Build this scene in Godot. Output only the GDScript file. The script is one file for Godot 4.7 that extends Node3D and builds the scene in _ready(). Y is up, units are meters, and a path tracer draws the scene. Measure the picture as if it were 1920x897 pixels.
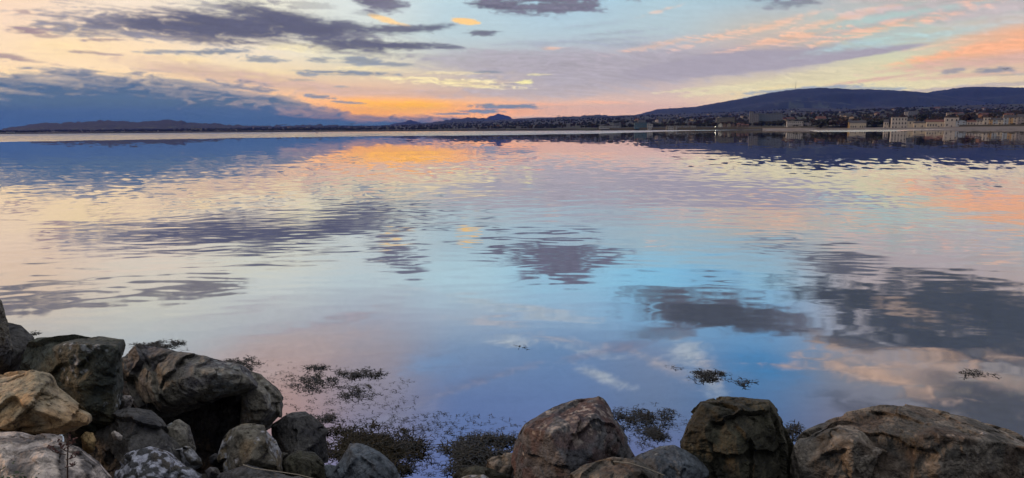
extends Node3D
# A calm bay at dusk seen from a rock revetment: boulders, floating wrack, water, tidal flats, far town, hills.

const EYE := 3.2            # camera height above the water, metres
const FOCAL := 1300.0       # focal length in pixels of a 1920 x 897 picture
var cam: Camera3D
var names := {}
var fn := {}                # noises
var mats := {}
var rng := RandomNumberGenerator.new()

# ------------------------------------------------------------------ small helpers
func ray(x: float, y: float) -> Vector3:
	return cam.basis * Vector3((x - 960.0) / FOCAL, (448.5 - y) / FOCAL, -1.0)

func at_depth(x: float, y: float, depth: float) -> Vector3:
	var d := ray(x, y)
	return cam.position + d * (depth / -d.z)

func at_range(x: float, y: float, r: float) -> Vector3:
	var d := ray(x, y)
	return cam.position + d * (r / Vector2(d.x, d.z).length())

func on_water(x: float, y: float) -> Vector3:
	var d := ray(x, y)
	return cam.position + d * (EYE / -d.y)

func azimuth(x: float) -> float:
	var d := ray(x, 243.0)
	return rad_to_deg(atan2(d.x, -d.z))

func numbered(called: String) -> String:
	var n: int = names.get(called, 0)
	names[called] = n + 1
	return called if n == 0 else "%s_%03d" % [called, n]

func tag(o: Node3D, label: String, category: String, group := "", kind := "") -> void:
	if label: o.set_meta("label", label)
	if category: o.set_meta("category", category)
	if group: o.set_meta("group", group)
	if kind: o.set_meta("kind", kind)

func thing(called: String, label: String, category: String, at := Vector3.ZERO, group := "") -> Node3D:
	var o := Node3D.new()
	o.name = numbered(called)
	add_child(o, true)
	o.position = at
	tag(o, label, category, group)
	return o

func put(called: String, mesh: Mesh, material: Material, parent: Node = null, at := Vector3.ZERO) -> MeshInstance3D:
	var o := MeshInstance3D.new()
	o.mesh = mesh
	o.name = called if parent else numbered(called)
	if material: o.material_override = material
	(parent if parent else self).add_child(o, true)
	o.position = at
	return o

func noise(freq: float, seed_: int, octaves := 4, kind := FastNoiseLite.TYPE_SIMPLEX_SMOOTH) -> FastNoiseLite:
	var n := FastNoiseLite.new()
	n.noise_type = kind
	n.seed = seed_
	n.frequency = freq
	n.fractal_octaves = octaves
	n.fractal_type = FastNoiseLite.FRACTAL_FBM if octaves > 1 else FastNoiseLite.FRACTAL_NONE
	return n

func lin(hex: String) -> Color:
	return Color(hex).srgb_to_linear()

func table(t: Array, x: float) -> float:
	if x <= t[0][0]: return t[0][1]
	for i in range(1, t.size()):
		if x <= t[i][0]:
			var a: float = t[i - 1][0]
			return lerpf(t[i - 1][1], t[i][1], (x - a) / (t[i][0] - a))
	return t[-1][1]

func plain(albedo: Color, rough := 0.9, metal := 0.0) -> StandardMaterial3D:
	var m := StandardMaterial3D.new()
	m.albedo_color = albedo.linear_to_srgb()
	m.roughness = rough
	m.metallic = metal
	return m

func array_mesh(v: PackedVector3Array, idx: PackedInt32Array, c := PackedColorArray(), nrm := PackedVector3Array()) -> ArrayMesh:
	if nrm.is_empty():
		nrm.resize(v.size())
		for i in range(0, idx.size(), 3):
			var a := idx[i]
			var b := idx[i + 1]
			var d := idx[i + 2]
			var n := (v[d] - v[a]).cross(v[b] - v[a])
			nrm[a] += n
			nrm[b] += n
			nrm[d] += n
		for i in v.size():
			nrm[i] = nrm[i].normalized()
	var s := []
	s.resize(Mesh.ARRAY_MAX)
	s[Mesh.ARRAY_VERTEX] = v
	s[Mesh.ARRAY_NORMAL] = nrm
	s[Mesh.ARRAY_INDEX] = idx
	if not c.is_empty(): s[Mesh.ARRAY_COLOR] = c
	var m := ArrayMesh.new()
	m.add_surface_from_arrays(Mesh.PRIMITIVE_TRIANGLES, s)
	return m

func grid_index(w: int, h: int) -> PackedInt32Array:
	var idx := PackedInt32Array()
	idx.resize((w - 1) * (h - 1) * 6)
	var k := 0
	for j in h - 1:
		for i in w - 1:
			var a := j * w + i
			idx[k] = a; idx[k + 1] = a + w; idx[k + 2] = a + 1
			idx[k + 3] = a + 1; idx[k + 4] = a + w; idx[k + 5] = a + w + 1
			k += 6
	return idx

func flat_faces(st: SurfaceTool, pts: Array) -> void:          # a flat convex polygon, clockwise from outside
	for i in range(1, pts.size() - 1):
		var n: Vector3 = (pts[i + 1] - pts[0]).cross(pts[i] - pts[0]).normalized()
		for p in [pts[0], pts[i], pts[i + 1]]:
			st.set_normal(n)
			st.add_vertex(p)

func box(st: SurfaceTool, lo: Vector3, hi: Vector3) -> void:
	var p := func(x, y, z): return Vector3(hi.x if x else lo.x, hi.y if y else lo.y, hi.z if z else lo.z)
	flat_faces(st, [p.call(0, 0, 1), p.call(0, 1, 1), p.call(1, 1, 1), p.call(1, 0, 1)])
	flat_faces(st, [p.call(1, 0, 0), p.call(1, 1, 0), p.call(0, 1, 0), p.call(0, 0, 0)])
	flat_faces(st, [p.call(0, 0, 0), p.call(0, 1, 0), p.call(0, 1, 1), p.call(0, 0, 1)])
	flat_faces(st, [p.call(1, 0, 1), p.call(1, 1, 1), p.call(1, 1, 0), p.call(1, 0, 0)])
	flat_faces(st, [p.call(0, 1, 1), p.call(0, 1, 0), p.call(1, 1, 0), p.call(1, 1, 1)])
	flat_faces(st, [p.call(0, 0, 0), p.call(0, 0, 1), p.call(1, 0, 1), p.call(1, 0, 0)])

func begin() -> SurfaceTool:
	var st := SurfaceTool.new()
	st.begin(Mesh.PRIMITIVE_TRIANGLES)
	return st

func box_mesh(lo: Vector3, hi: Vector3) -> ArrayMesh:
	var st := begin()
	box(st, lo, hi)
	return st.commit()

func tube(st: SurfaceTool, pts: Array, radii: Array, sides := 6) -> void:
	for i in pts.size() - 1:
		var a: Vector3 = pts[i]
		var b: Vector3 = pts[i + 1]
		var t := (b - a).normalized()
		var u := t.cross(Vector3(0.31, 0.2, 0.93)).normalized()
		var w := t.cross(u)
		for k in sides:
			var p0 := TAU * k / sides
			var p1 := TAU * (k + 1) / sides
			var n0 := u * cos(p0) + w * sin(p0)
			var n1 := u * cos(p1) + w * sin(p1)
			var q := [[a + n0 * radii[i], n0], [b + n0 * radii[i + 1], n0], [b + n1 * radii[i + 1], n1], [a + n1 * radii[i], n1]]
			for m in [0, 1, 2, 0, 2, 3]:
				st.set_normal(q[m][1])
				st.add_vertex(q[m][0])

# ------------------------------------------------------------------ the sky
# base colours of the air by azimuth (columns, -36 to 36 degrees by 8) and elevation (rows), without the clouds
const SKY_EL := [-3.0, 0.0, 1.5, 3.0, 4.5, 6.0, 7.5, 9.5, 12.0, 15.0, 18.0, 22.0, 28.0, 40.0]
const SKY_ROWS := [
	"e8b490 e8b490 ecae88 f0a878 f0b090 e0b2a2 dab6a6 d6c2a8 d6caae d3c6ae",
	"f2b890 f6ba8c ffb880 ffb27a f5b090 e3b0a0 dcb4a6 d8c2a8 d8cbae d5c6ae",
	"f8c496 fcc490 ffb87c ffac6c fbb084 dcb0a4 d8b2aa d8c0ac dccdae dad0b2",
	"fdd9a4 fcd4a0 eac0a2 e2b8a2 ccb2aa c2b0b2 c4b2b4 dcceac ddd2b2 d8c4ae",
	"f7d9b8 f7dab8 eed6b2 dccab4 cbbdb4 b4adb9 b2aab8 b8afb6 d4cfb2 d8b2a4",
	"f9dcc0 fadebc f0e0cc dfddca bec3c8 b6b8c4 b5b2be c2b1ae b8c2ba eab294",
	"f8dac2 f9e2cc ede3d0 d6ddd8 bacdd6 b4c8d4 b4c5ce c4bdb6 b0c8c8 b8ccce",
	"f8d8be f6e4d2 eeead8 dae1e0 bad1dc aecbde b0c9d6 a8c1d0 c2b4b2 c2b4b2",
	"c6baae c6c4ba c0c6c6 b2c2ca a8c6d4 92bfd8 80b8d8 88b2cc aca2a8 b6a4a0",
	"a6aaae acb2b6 a6aab2 9aa0b0 9aabbe 8ca7c2 78a3c6 6e9ac2 9494a0 98949c",
	"98a2aa 9ea2aa aa9492 948e98 768eae 6886ac 7084a4 5480ac 7a7e8a 8a827e",
	"848e9e 848c9c a48886 827f92 6076a2 6078a4 627698 506e98 6e7086 74727e",
	"767e98 767e9a 7c7c9c 626e9c 586a9e 5e6a9c 5e6492 54628e 586080 505a6e",
	"7c88a0 7c88a0 7a86a0 7082a4 6a7ca4 6a7aa2 6a769e 66749a 646c8c 606a80"]
var sky_base := []           # [row][column] -> linear colour as Vector3

func mirror_share(el: float) -> Vector3:        # what share of the sky's light the water sends back at that angle
	var k := pow(1.0 - sin(deg_to_rad(maxf(el, 0.0))), 5.0)
	return Vector3(lerpf(0.50, 1.0, k), lerpf(0.54, 1.0, k), lerpf(0.60, 1.0, k))

const SKY_GAIN := 1.8        # the picture of the sky is stored at 1 / SKY_GAIN
func beyond_haze(c: Vector3, el: float) -> Vector3:      # the sky as it is behind the air of the bay, which dims it and adds its own blue
	if el < 0.0: el = 0.0
	var t := exp(-0.000038 * minf(18000.0, 700.0 / maxf(tan(deg_to_rad(el)), 0.001)))
	return ((c - Vector3(0.012, 0.045, 0.26) * (1.0 - t)) / t).max(Vector3(0.004, 0.004, 0.004))

func v3(c: Color) -> Vector3:
	return Vector3(c.r, c.g, c.b)

func prepare_sky() -> void:
	for r in SKY_ROWS.size():
		var row := []
		for h in SKY_ROWS[r].split(" "):
			var c := v3(lin(h))
			if SKY_EL[r] > 11.0: c = c / mirror_share(SKY_EL[r])
			row.append(c)
		sky_base.append(row)

func base_sky(az: float, el: float) -> Vector3:
	var u := clampf((az + 36.0) / 8.0, 0.0, 8.999)
	var i := int(u)
	var r := 0
	while r < SKY_EL.size() - 2 and el > SKY_EL[r + 1]: r += 1
	var f := clampf((el - SKY_EL[r]) / (SKY_EL[r + 1] - SKY_EL[r]), 0.0, 1.0)
	u -= i
	u = u * u * (3.0 - 2.0 * u)
	var a: Vector3 = sky_base[r][i].lerp(sky_base[r][i + 1], u)
	var b: Vector3 = sky_base[r + 1][i].lerp(sky_base[r + 1][i + 1], u)
	var c := a.lerp(b, f)
	# the rest of the dome: the sunset goes on to the left, dusk behind, pale high cloud overhead
	var away := absf(az + 20.0)
	var dusk := Vector3(0.11, 0.125, 0.165).lerp(Vector3(0.20, 0.22, 0.28), clampf(el / 30.0, 0.0, 1.0))
	c = c.lerp(dusk, smoothstep(62.0, 110.0, away))
	c = c.lerp(Vector3(0.92, 0.91, 0.93), smoothstep(34.0, 60.0, el) * 0.95)
	return c

# every cloud: layer colour, centre x, y in the picture (above the horizon, or its mirror image in the water), half width, half height, tilt, opacity, raggedness
func clouds() -> Array:
	var L := []
	var add := func(col, soft, rough, list):
		for b in list: L.append([col, soft, rough] + b)
	# broad glows and veils first
	add.call("ffe296", 1.0, 0.2, [[110, 85, 110, 34, 0, 0.3], [350, 112, 60, 10, 0, 0.35]])
	add.call("ffb45e", 0.8, 0.35, [[780, 197, 165, 19, 2, 0.9], [690, 192, 90, 12, 3, 0.5]])
	add.call("f8ae8a", 0.8, 0.4, [[930, 206, 150, 12, 2, 0.6], [1130, 192, 90, 5, 2, 0.4], [1000, 195, 120, 6, 2, 0.4]])
	add.call("c8aaa6", 0.7, 0.5, [[380, 136, 180, 22, 7, 0.75], [560, 160, 160, 20, 6, 0.7], [700, 172, 160, 12, 2, 0.6], [860, 176, 160, 12, 0, 0.6]])
	add.call("aca6b4", 0.5, 0.55, [[1010, 118, 230, 36, 0, 0.75], [880, 112, 140, 26, 0, 0.5], [1190, 128, 320, 38, -3, 0.9], [1360, 116, 240, 26, -5, 0.9], [1060, 160, 260, 30, -3, 0.7]])
	add.call("a59fb0", 0.28, 0.2, [[1430, 116, 210, 19, -5, 0.95], [1570, 107, 150, 8, -6, 1.0], [1330, 122, 180, 22, -6, 0.9]])
	# pale openings
	add.call("f2e2b2", 0.6, 0.8, [[860, 154, 130, 7, 1, 0.75], [900, 162, 90, 4, 3, 0.8], [760, 147, 80, 4, 0, 0.6], [700, 130, 90, 6, 0, 0.4], [560, 90, 90, 10, 0, 0.5], [840, 137, 90, 4, 0, 0.5]])
	add.call("f0e6ac", 0.35, 0.5, [[984, 154, 19, 5, -4, 0.9], [1005, 140, 26, 2, 0, 0.5]])
	add.call("d6ccb2", 0.4, 0.5, [[1400, 163, 130, 8, -7, 0.85], [1560, 138, 130, 14, -6, 0.8], [1300, 168, 70, 4, -4, 0.7], [1720, 158, 150, 7, -3, 0.6]])
	add.call("b0ccd0", 0.8, 0.5, [[1620, 82, 130, 11, -7, 0.7], [1780, 62, 130, 11, -7, 0.7]])
	# lit streaks on the right
	add.call("ecc0a8", 0.9, 0.7, [[1245, 82, 100, 8, -9, 0.9], [1340, 70, 90, 8, -14, 0.85], [1440, 50, 120, 9, -13, 0.8], [1560, 40, 120, 10, -12, 0.7], [1640, 20, 120, 7, -10, 0.9], [1500, 78, 40, 6, -10, 0.9], [1535, 82, 28, 7, -14, 0.9], [1600, 70, 80, 4, -9, 0.5], [1370, 96, 60, 4, -4, 0.4], [1790, 78, 80, 4, -9, 0.5], [1030, 91, 30, 4, 0, 0.8], [1240, 20, 50, 4, -14, 0.5]])
	add.call("beb2b6", 0.7, 0.6, [[1700, 36, 190, 10, -8, 0.8], [1850, 20, 150, 16, -6, 0.8], [1780, 4, 180, 9, -4, 0.8], [1560, 62, 110, 9, -9, 0.4]])
	add.call("f2b292", 0.8, 0.5, [[1880, 88, 170, 18, -9, 1.0], [1760, 106, 110, 8, -9, 0.85], [1950, 80, 140, 22, -8, 0.9]])
	add.call("cdaaa4", 0.8, 0.5, [[1860, 114, 170, 14, -5, 0.9], [1730, 122, 110, 8, -7, 0.7], [1640, 149, 130, 4.5, -6, 0.9], [1800, 142, 130, 6, -2, 0.8]])
	# small bright scraps
	add.call("fcd8a6", 0.22, 0.25, [[720, 36, 32, 6, 15, 1.0], [748, 44, 24, 3, 12, 0.7]])
	add.call("fccf92", 0.2, 0.2, [[874, 40, 28, 6.5, 6, 1.0]])
	# thin ripples of grey
	add.call("9aa2b4", 0.7, 1.0, [[1150, 62, 90, 5, -3, 0.6], [1120, 76, 120, 6, -2, 0.6], [1180, 84, 90, 7, 2, 0.6], [1000, 82, 110, 7, 0, 0.4], [1110, 48, 90, 6, -6, 0.35]])
	# dark cumulus
	add.call("8a8898", 0.7, 0.9, [[250, 45, 180, 18, 2, 0.9], [200, 58, 120, 16, 0, 0.85], [330, 70, 150, 12, 3, 0.7], [130, 50, 70, 12, 0, 0.7], [150, 62, 34, 9, 0, 0.6], [640, 64, 150, 30, 6, 0.8], [420, 12, 110, 16, -4, 0.7], [290, 30, 160, 6, 4, 0.6], [700, 100, 120, 12, 3, 0.6], [230, 15, 110, 4, 5, 0.4]])
	add.call("62647e", 0.6, 0.38, [[420, 44, 180, 24, 2, 1.0], [440, 54, 170, 26, 3, 1.0], [560, 40, 90, 24, 8, 0.9], [330, 50, 170, 16, 0, 0.9], [530, 42, 90, 26, 8, 1.0], [470, 20, 70, 18, 10, 0.9], [390, 72, 100, 11, 4, 0.8], [590, 56, 90, 17, 4, 1.0], [650, 50, 80, 16, 8, 0.9], [680, 84, 90, 17, 4, 0.95], [620, 82, 60, 16, 10, 0.8], [760, 86, 90, 10, 0, 0.95], [740, 56, 90, 11, -2, 0.9], [810, 52, 55, 9, -6, 0.9], [840, 88, 40, 6, 3, 0.8]])
	add.call("6a6a80", 0.5, 0.6, [[695, 4, 40, 9, 2, 0.95], [904, 61, 40, 7, 2, 0.9], [940, 10, 80, 13, 3, 1.0], [1060, 16, 90, 8, -2, 0.95], [1030, 0, 130, 6, 0, 0.9], [690, 26, 40, 6, 4, 0.35], [1470, -2, 60, 3, 0, 0.6]])
	add.call("8890a2", 0.5, 0.7, [[400, 98, 80, 7, -2, 0.95], [290, 97, 32, 3.5, -4, 0.8], [490, 112, 45, 6, 2, 0.85], [600, 112, 34, 6, 0, 0.8], [672, 114, 46, 9, 4, 0.9], [740, 121, 50, 5, 2, 0.85], [655, 137, 110, 5, 1, 1.0], [575, 140, 22, 4, 0, 0.8], [915, 135, 34, 3, 1, 0.9], [560, 150, 30, 2, 0, 0.6], [640, 163, 14, 2, 0, 0.7]])
	add.call("a08c96", 0.5, 0.7, [[52, 58, 32, 7, 2, 0.95], [45, 22, 16, 4, 5, 0.7], [85, 68, 30, 4, 0, 0.7], [190, 75, 44, 3, -3, 0.8], [160, 98, 45, 3, 2, 0.8], [6, 105, 34, 7, 8, 0.8], [40, 112, 50, 3, 6, 0.5]])
	add.call("8a8c9e", 0.5, 0.7, [[1788, 133, 20, 5, -8, 0.8], [1868, 131, 40, 5.5, -2, 0.95], [1900, 140, 50, 2, 0, 0.5]])
	add.call("8e9ab0", 0.35, 0.45, [[1500, 168, 110, 4, -3, 0.9], [1440, 177, 60, 4, -9, 0.9], [1640, 166, 70, 2.5, 2, 0.8], [1560, 163, 60, 1.5, 0, 0.5], [1640, 172, 60, 4, 0, 0.6]])
	add.call("b4a8ac", 0.5, 0.4, [[1850, 161, 160, 5, -3, 0.9], [1730, 170, 90, 4, -3, 0.8]])
	add.call("7c88a2", 0.35, 0.7, [[958, 200, 70, 5, 1, 1.0], [915, 199, 26, 5, 0, 0.9], [900, 209, 44, 4, 0, 1.0], [846, 213, 36, 2.5, 0, 0.95], [880, 199, 10, 3, 0, 0.6], [650, 192, 34, 2.5, 3, 0.9], [600, 182, 34, 4, 4, 0.9]])
	add.call("8c9ab0", 0.8, 0.2, [[990, 221, 60, 3, 0, 0.7]])
	# higher than the frame: what the water mirrors
	add.call("a89898", 1.0, 0.35, [[560, 650, 220, 60, -6, 0.75], [480, 700, 160, 40, 0, 0.6]])
	add.call("a89ea6", 0.9, 0.5, [[1720, 490, 230, 50, 6, 0.75], [1880, 450, 140, 40, 6, 0.6]])
	add.call("d8a68a", 0.7, 0.8, [[1640, 420, 120, 10, 8, 0.6], [1480, 404, 110, 9, 8, 0.6], [1850, 470, 90, 9, 4, 0.5]])
	add.call("a8b0b8", 1.0, 0.6, [[1000, 582, 170, 16, 6, 0.8], [900, 560, 140, 10, 8, 0.6], [760, 545, 60, 9, 10, 0.6], [960, 640, 60, 16, 4, 0.8], [1130, 712, 80, 14, 18, 0.8], [1100, 660, 120, 12, 10, 0.5], [1290, 660, 60, 40, 30, 0.7], [1330, 720, 50, 26, 40, 0.7]])
	add.call("3a78ac", 1.0, 0.4, [[1440, 690, 110, 40, 10, 0.7], [1420, 610, 80, 20, 10, 0.4]])
	add.call("5c90c0", 1.0, 0.4, [[800, 690, 90, 40, 0, 0.35], [1330, 520, 110, 30, 0, 0.4]])
	add.call("a8928a", 0.9, 0.6, [[1700, 690, 170, 40, 8, 0.85], [1870, 656, 60, 18, 0, 0.8], [1480, 690, 80, 6, -4, 0.8], [1530, 620, 90, 20, 20, 0.7]])
	add.call("6e7088", 1.0, 0.6, [[900, 716, 80, 13, -12, 0.55], [760, 760, 120, 16, -14, 0.4], [1180, 650, 90, 18, -14, 0.75], [1260, 610, 90, 26, -8, 0.6]])
	add.call("64657a", 0.5, 0.75, [[735, 474, 60, 22, 0, 0.95], [768, 500, 44, 15, 0, 0.95], [1030, 460, 130, 16, 0, 0.95], [1060, 486, 140, 28, 0, 1.0], [1045, 514, 90, 22, 0, 1.0], [1000, 480, 80, 20, 0, 0.95], [1470, 462, 60, 10, 0, 0.7], [930, 474, 50, 8, 0, 0.8]])
	add.call("6c6a76", 0.45, 0.65, [[30, 563, 80, 24, 0, 0.95], [170, 556, 110, 10, -3, 0.85], [290, 546, 120, 13, -4, 0.85], [400, 540, 90, 17, -6, 0.9], [90, 540, 80, 8, 0, 0.6], [600, 470, 60, 8, 0, 0.4]])
	add.call("565a6a", 0.55, 0.55, [[1250, 556, 110, 22, 4, 0.7], [1340, 584, 190, 42, 2, 1.0], [1460, 600, 120, 26, 4, 0.9], [1590, 496, 100, 24, 4, 0.95], [1340, 534, 60, 8, 0, 0.8], [1240, 618, 100, 22, -10, 0.55]])
	add.call("424958", 0.5, 0.5, [[1350, 590, 130, 24, 2, 0.8], [1660, 570, 210, 40, 4, 1.0], [1780, 536, 130, 26, 4, 0.95], [1880, 590, 190, 50, 4, 1.0], [1760, 634, 210, 48, 8, 1.0], [1600, 640, 110, 24, 6, 0.8], [1910, 650, 130, 34, 0, 0.9], [1880, 775, 180, 64, 6, 0.9], [1700, 790, 160, 24, 8, 0.6]])
	add.call("a08c84", 0.9, 0.7, [[1690, 580, 60, 16, 6, 0.8], [1640, 705, 170, 26, 6, 0.9], [1800, 690, 140, 20, 6, 0.9], [1880, 668, 60, 12, 0, 0.8], [1560, 650, 60, 14, 20, 0.7]])
	add.call("b89a8a", 0.9, 0.6, [[1660, 712, 110, 14, 8, 0.7], [1790, 668, 80, 9, 4, 0.6]])
	add.call("98909a", 1.0, 0.7, [[640, 596, 170, 14, -8, 0.6], [520, 620, 120, 12, -6, 0.5], [430, 585, 130, 10, -4, 0.5]])
	add.call("7c8096", 1.0, 0.7, [[840, 740, 120, 10, -14, 0.5], [960, 700, 90, 10, -16, 0.5], [1090, 672, 90, 12, -14, 0.5], [720, 790, 150, 14, -12, 0.45]])
	add.call("a9a2a4", 0.9, 0.6, [[1330, 700, 40, 30, 50, 0.6], [1240, 690, 90, 16, 24, 0.55], [1060, 640, 110, 12, 8, 0.5], [920, 600, 110, 10, 6, 0.5]])
	return L

const BANK := [[-900.0, 118.0], [-200.0, 122.0], [0.0, 126.0], [120.0, 120.0], [220.0, 126.0], [300.0, 134.0], [420.0, 146.0], [500.0, 160.0], [548.0, 178.0], [610.0, 197.0], [660.0, 209.0], [760.0, 214.5], [860.0, 219.0], [960.0, 229.0], [1010.0, 252.0]]

func make_sky() -> Image:
	prepare_sky()
	var W := 4096
	var H := 3072
	# the whole dome, coarse
	var cw := 256
	var ch := 384
	var data := PackedByteArray()
	data.resize(cw * ch * 3)
	var big := noise(0.35, 77, 4)
	var k := 0
	for j in ch:
		var el := 90.0 - (j + 0.5) / ch * 180.0
		for i in cw:
			var az := ((i + 0.5) / cw - 0.5) * 360.0
			var c := base_sky(az, el)
			if el > 0.0:
				var p := Vector3(sin(deg_to_rad(az)), 0, -cos(deg_to_rad(az))) / tan(deg_to_rad(el + 7.0))
				var cover := smoothstep(-0.05, 0.4, big.get_noise_2d(p.x * 3.0, p.z * 3.0)) * smoothstep(36.0, 50.0, absf(az) + maxf(0.0, el - 30.0))
				c = c * (1.0 - 0.35 * cover)
			c = beyond_haze(c, el) / SKY_GAIN
			var s := Color(c.x, c.y, c.z).linear_to_srgb()
			data[k] = clampi(int(s.r * 255.0 + 0.5), 0, 255)
			data[k + 1] = clampi(int(s.g * 255.0 + 0.5), 0, 255)
			data[k + 2] = clampi(int(s.b * 255.0 + 0.5), 0, 255)
			k += 3
	var im := Image.create_from_data(cw, ch, false, Image.FORMAT_RGB8, data)
	im.resize(W, H, Image.INTERPOLATE_CUBIC)
	# the part the picture and its reflections show, fine
	var c0 := int((-46.0 / 360.0 + 0.5) * W)
	var w := int(92.0 / 360.0 * W)
	var r0 := int((90.0 - 34.0) / 180.0 * H)
	var h := int(36.0 / 180.0 * H)
	var px := PackedVector3Array()
	px.resize(w * h)
	var n_edge := PackedFloat32Array()
	var n_soft := PackedFloat32Array()
	n_edge.resize(w * h)
	n_soft.resize(w * h)
	var warp := noise(0.22, 5, 3)
	var edge := noise(0.50, 9, 6)
	edge.fractal_gain = 0.58
	var fine := noise(0.9, 31, 5)
	var deg_x := 360.0 / W
	var deg_y := 180.0 / H
	var base_cols := PackedFloat32Array()
	k = 0
	for j in h:
		var el := 90.0 - (r0 + j + 0.5) * deg_y
		for i in w:
			var az := (c0 + i + 0.5) * deg_x - 180.0
			var shear := el + az * 0.10 * smoothstep(2.0, 14.0, az)      # the streets of cloud on the right rise to the right
			var a := az * 0.62
			var e := -2.6 * shear if shear < 10.0 else -26.0 - 1.5 * (shear - 10.0)
			var wx := warp.get_noise_2d(a * 2.0, e * 2.0)
			n_edge[k] = edge.get_noise_2d(a + wx * 1.6, e + wx * 0.9)
			n_soft[k] = fine.get_noise_2d(a * 0.8 - wx * 2.0, e * 1.7 + 40.0)
			px[k] = base_sky(az, el) * (1.0 + n_soft[k] * 0.07)
			k += 1
	for b in clouds():
		var water: bool = b[4] > 300.0
		var d := ray(b[3], b[4])
		var az0 := rad_to_deg(atan2(d.x, -d.z))
		var el0 := absf(rad_to_deg(atan2(d.y, Vector2(d.x, d.z).length())))
		var rx: float = b[5] * 0.0441
		var ry: float = b[6] * 0.0441
		var tilt := deg_to_rad(b[7] if water else -b[7])
		var most: float = b[8]
		var soft: float = b[1]
		var rough: float = b[2]
		var col := v3(lin(b[0]))
		if water: col = col / mirror_share(el0)
		var small := smoothstep(16.0, 5.0, b[6])
		var w_edge := lerpf(0.95, 0.6, small)
		var w_soft := lerpf(0.35, 1.15, small)
		var reach := 1.5
		var ex := reach * sqrt(pow(rx * cos(tilt), 2) + pow(ry * sin(tilt), 2))
		var ey := reach * sqrt(pow(rx * sin(tilt), 2) + pow(ry * cos(tilt), 2))
		var i0 := maxi(0, int((az0 - ex + 180.0) / deg_x) - c0)
		var i1 := mini(w, int((az0 + ex + 180.0) / deg_x) - c0 + 1)
		var j0 := maxi(0, int((90.0 - el0 - ey) / deg_y) - r0)
		var j1 := mini(h, int((90.0 - el0 + ey) / deg_y) - r0 + 1)
		var ct := cos(tilt)
		var sn := sin(tilt)
		for j in range(j0, j1):
			var dy := 90.0 - (r0 + j + 0.5) * deg_y - el0
			for i in range(i0, i1):
				var dx := (c0 + i + 0.5) * deg_x - 180.0 - az0
				var u := (dx * ct + dy * sn) / rx
				var v := (dy * ct - dx * sn) / ry
				var q := j * w + i
				var f := 1.0 - sqrt(u * u + v * v) + (n_edge[q] * w_edge + n_soft[q] * w_soft) * rough
				if f > 0.0:
					var al := minf(1.0, f / (soft * 1.25))
					al = al * al * (3.0 - 2.0 * al) * most
					px[q] = px[q].lerp(col * (1.0 + (n_soft[q] * 0.5 + n_edge[q] * 0.25) * rough * (1.25 - 0.6 * al)), al)
	# the dark blue bank low on the left
	var bank_lo := v3(lin("486490"))
	var bank_mid := v3(lin("526a90"))
	var bank_hi := v3(lin("8a8fa4"))
	var edges := []
	for t in BANK:
		var d := ray(t[0], t[1])
		edges.append([rad_to_deg(atan2(d.x, -d.z)), rad_to_deg(atan2(d.y, Vector2(d.x, d.z).length()))])
	for i in w:
		var az := (c0 + i + 0.5) * deg_x - 180.0
		if az > edges[-1][0]: break
		var top := table(edges, az)
		for j in h:
			var el := 90.0 - (r0 + j + 0.5) * deg_y
			if el > top + 1.5: continue
			var q := j * w + i
			var ragged := clampf(top / 3.0, 0.25, 1.0)
			var f := top - el + (n_edge[q] * 0.8 + n_soft[q] * 0.12) * ragged
			if f <= 0.0: continue
			var al := smoothstep(0.0, 0.6 * ragged + 0.05, f)
			var deep := smoothstep(0.1, 2.0 * ragged, f + (n_edge[q] * 0.9 + n_soft[q] * 0.3) * ragged)
			var c := bank_hi.lerp(bank_mid, deep).lerp(bank_lo, smoothstep(2.2, 0.5, el))
			c = c * (1.0 + n_soft[q] * 0.12)
			px[q] = px[q].lerp(c, al * lerpf(0.75, 1.0, deep))
	data = PackedByteArray()
	data.resize(w * h * 3)
	k = 0
	for q in w * h:
		var p := beyond_haze(px[q], 90.0 - (r0 + q / w + 0.5) * deg_y) / SKY_GAIN
		var s := Color(p.x, p.y, p.z).linear_to_srgb()
		var dither := fmod(q * 0.618034, 1.0)
		data[k] = clampi(int(s.r * 255.0 + dither), 0, 255)
		data[k + 1] = clampi(int(s.g * 255.0 + dither), 0, 255)
		data[k + 2] = clampi(int(s.b * 255.0 + dither), 0, 255)
		k += 3
	var part := Image.create_from_data(w, h, false, Image.FORMAT_RGB8, data)
	im.blit_rect(part, Rect2i(0, 0, w, h), Vector2i(c0, r0))
	return im

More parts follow.
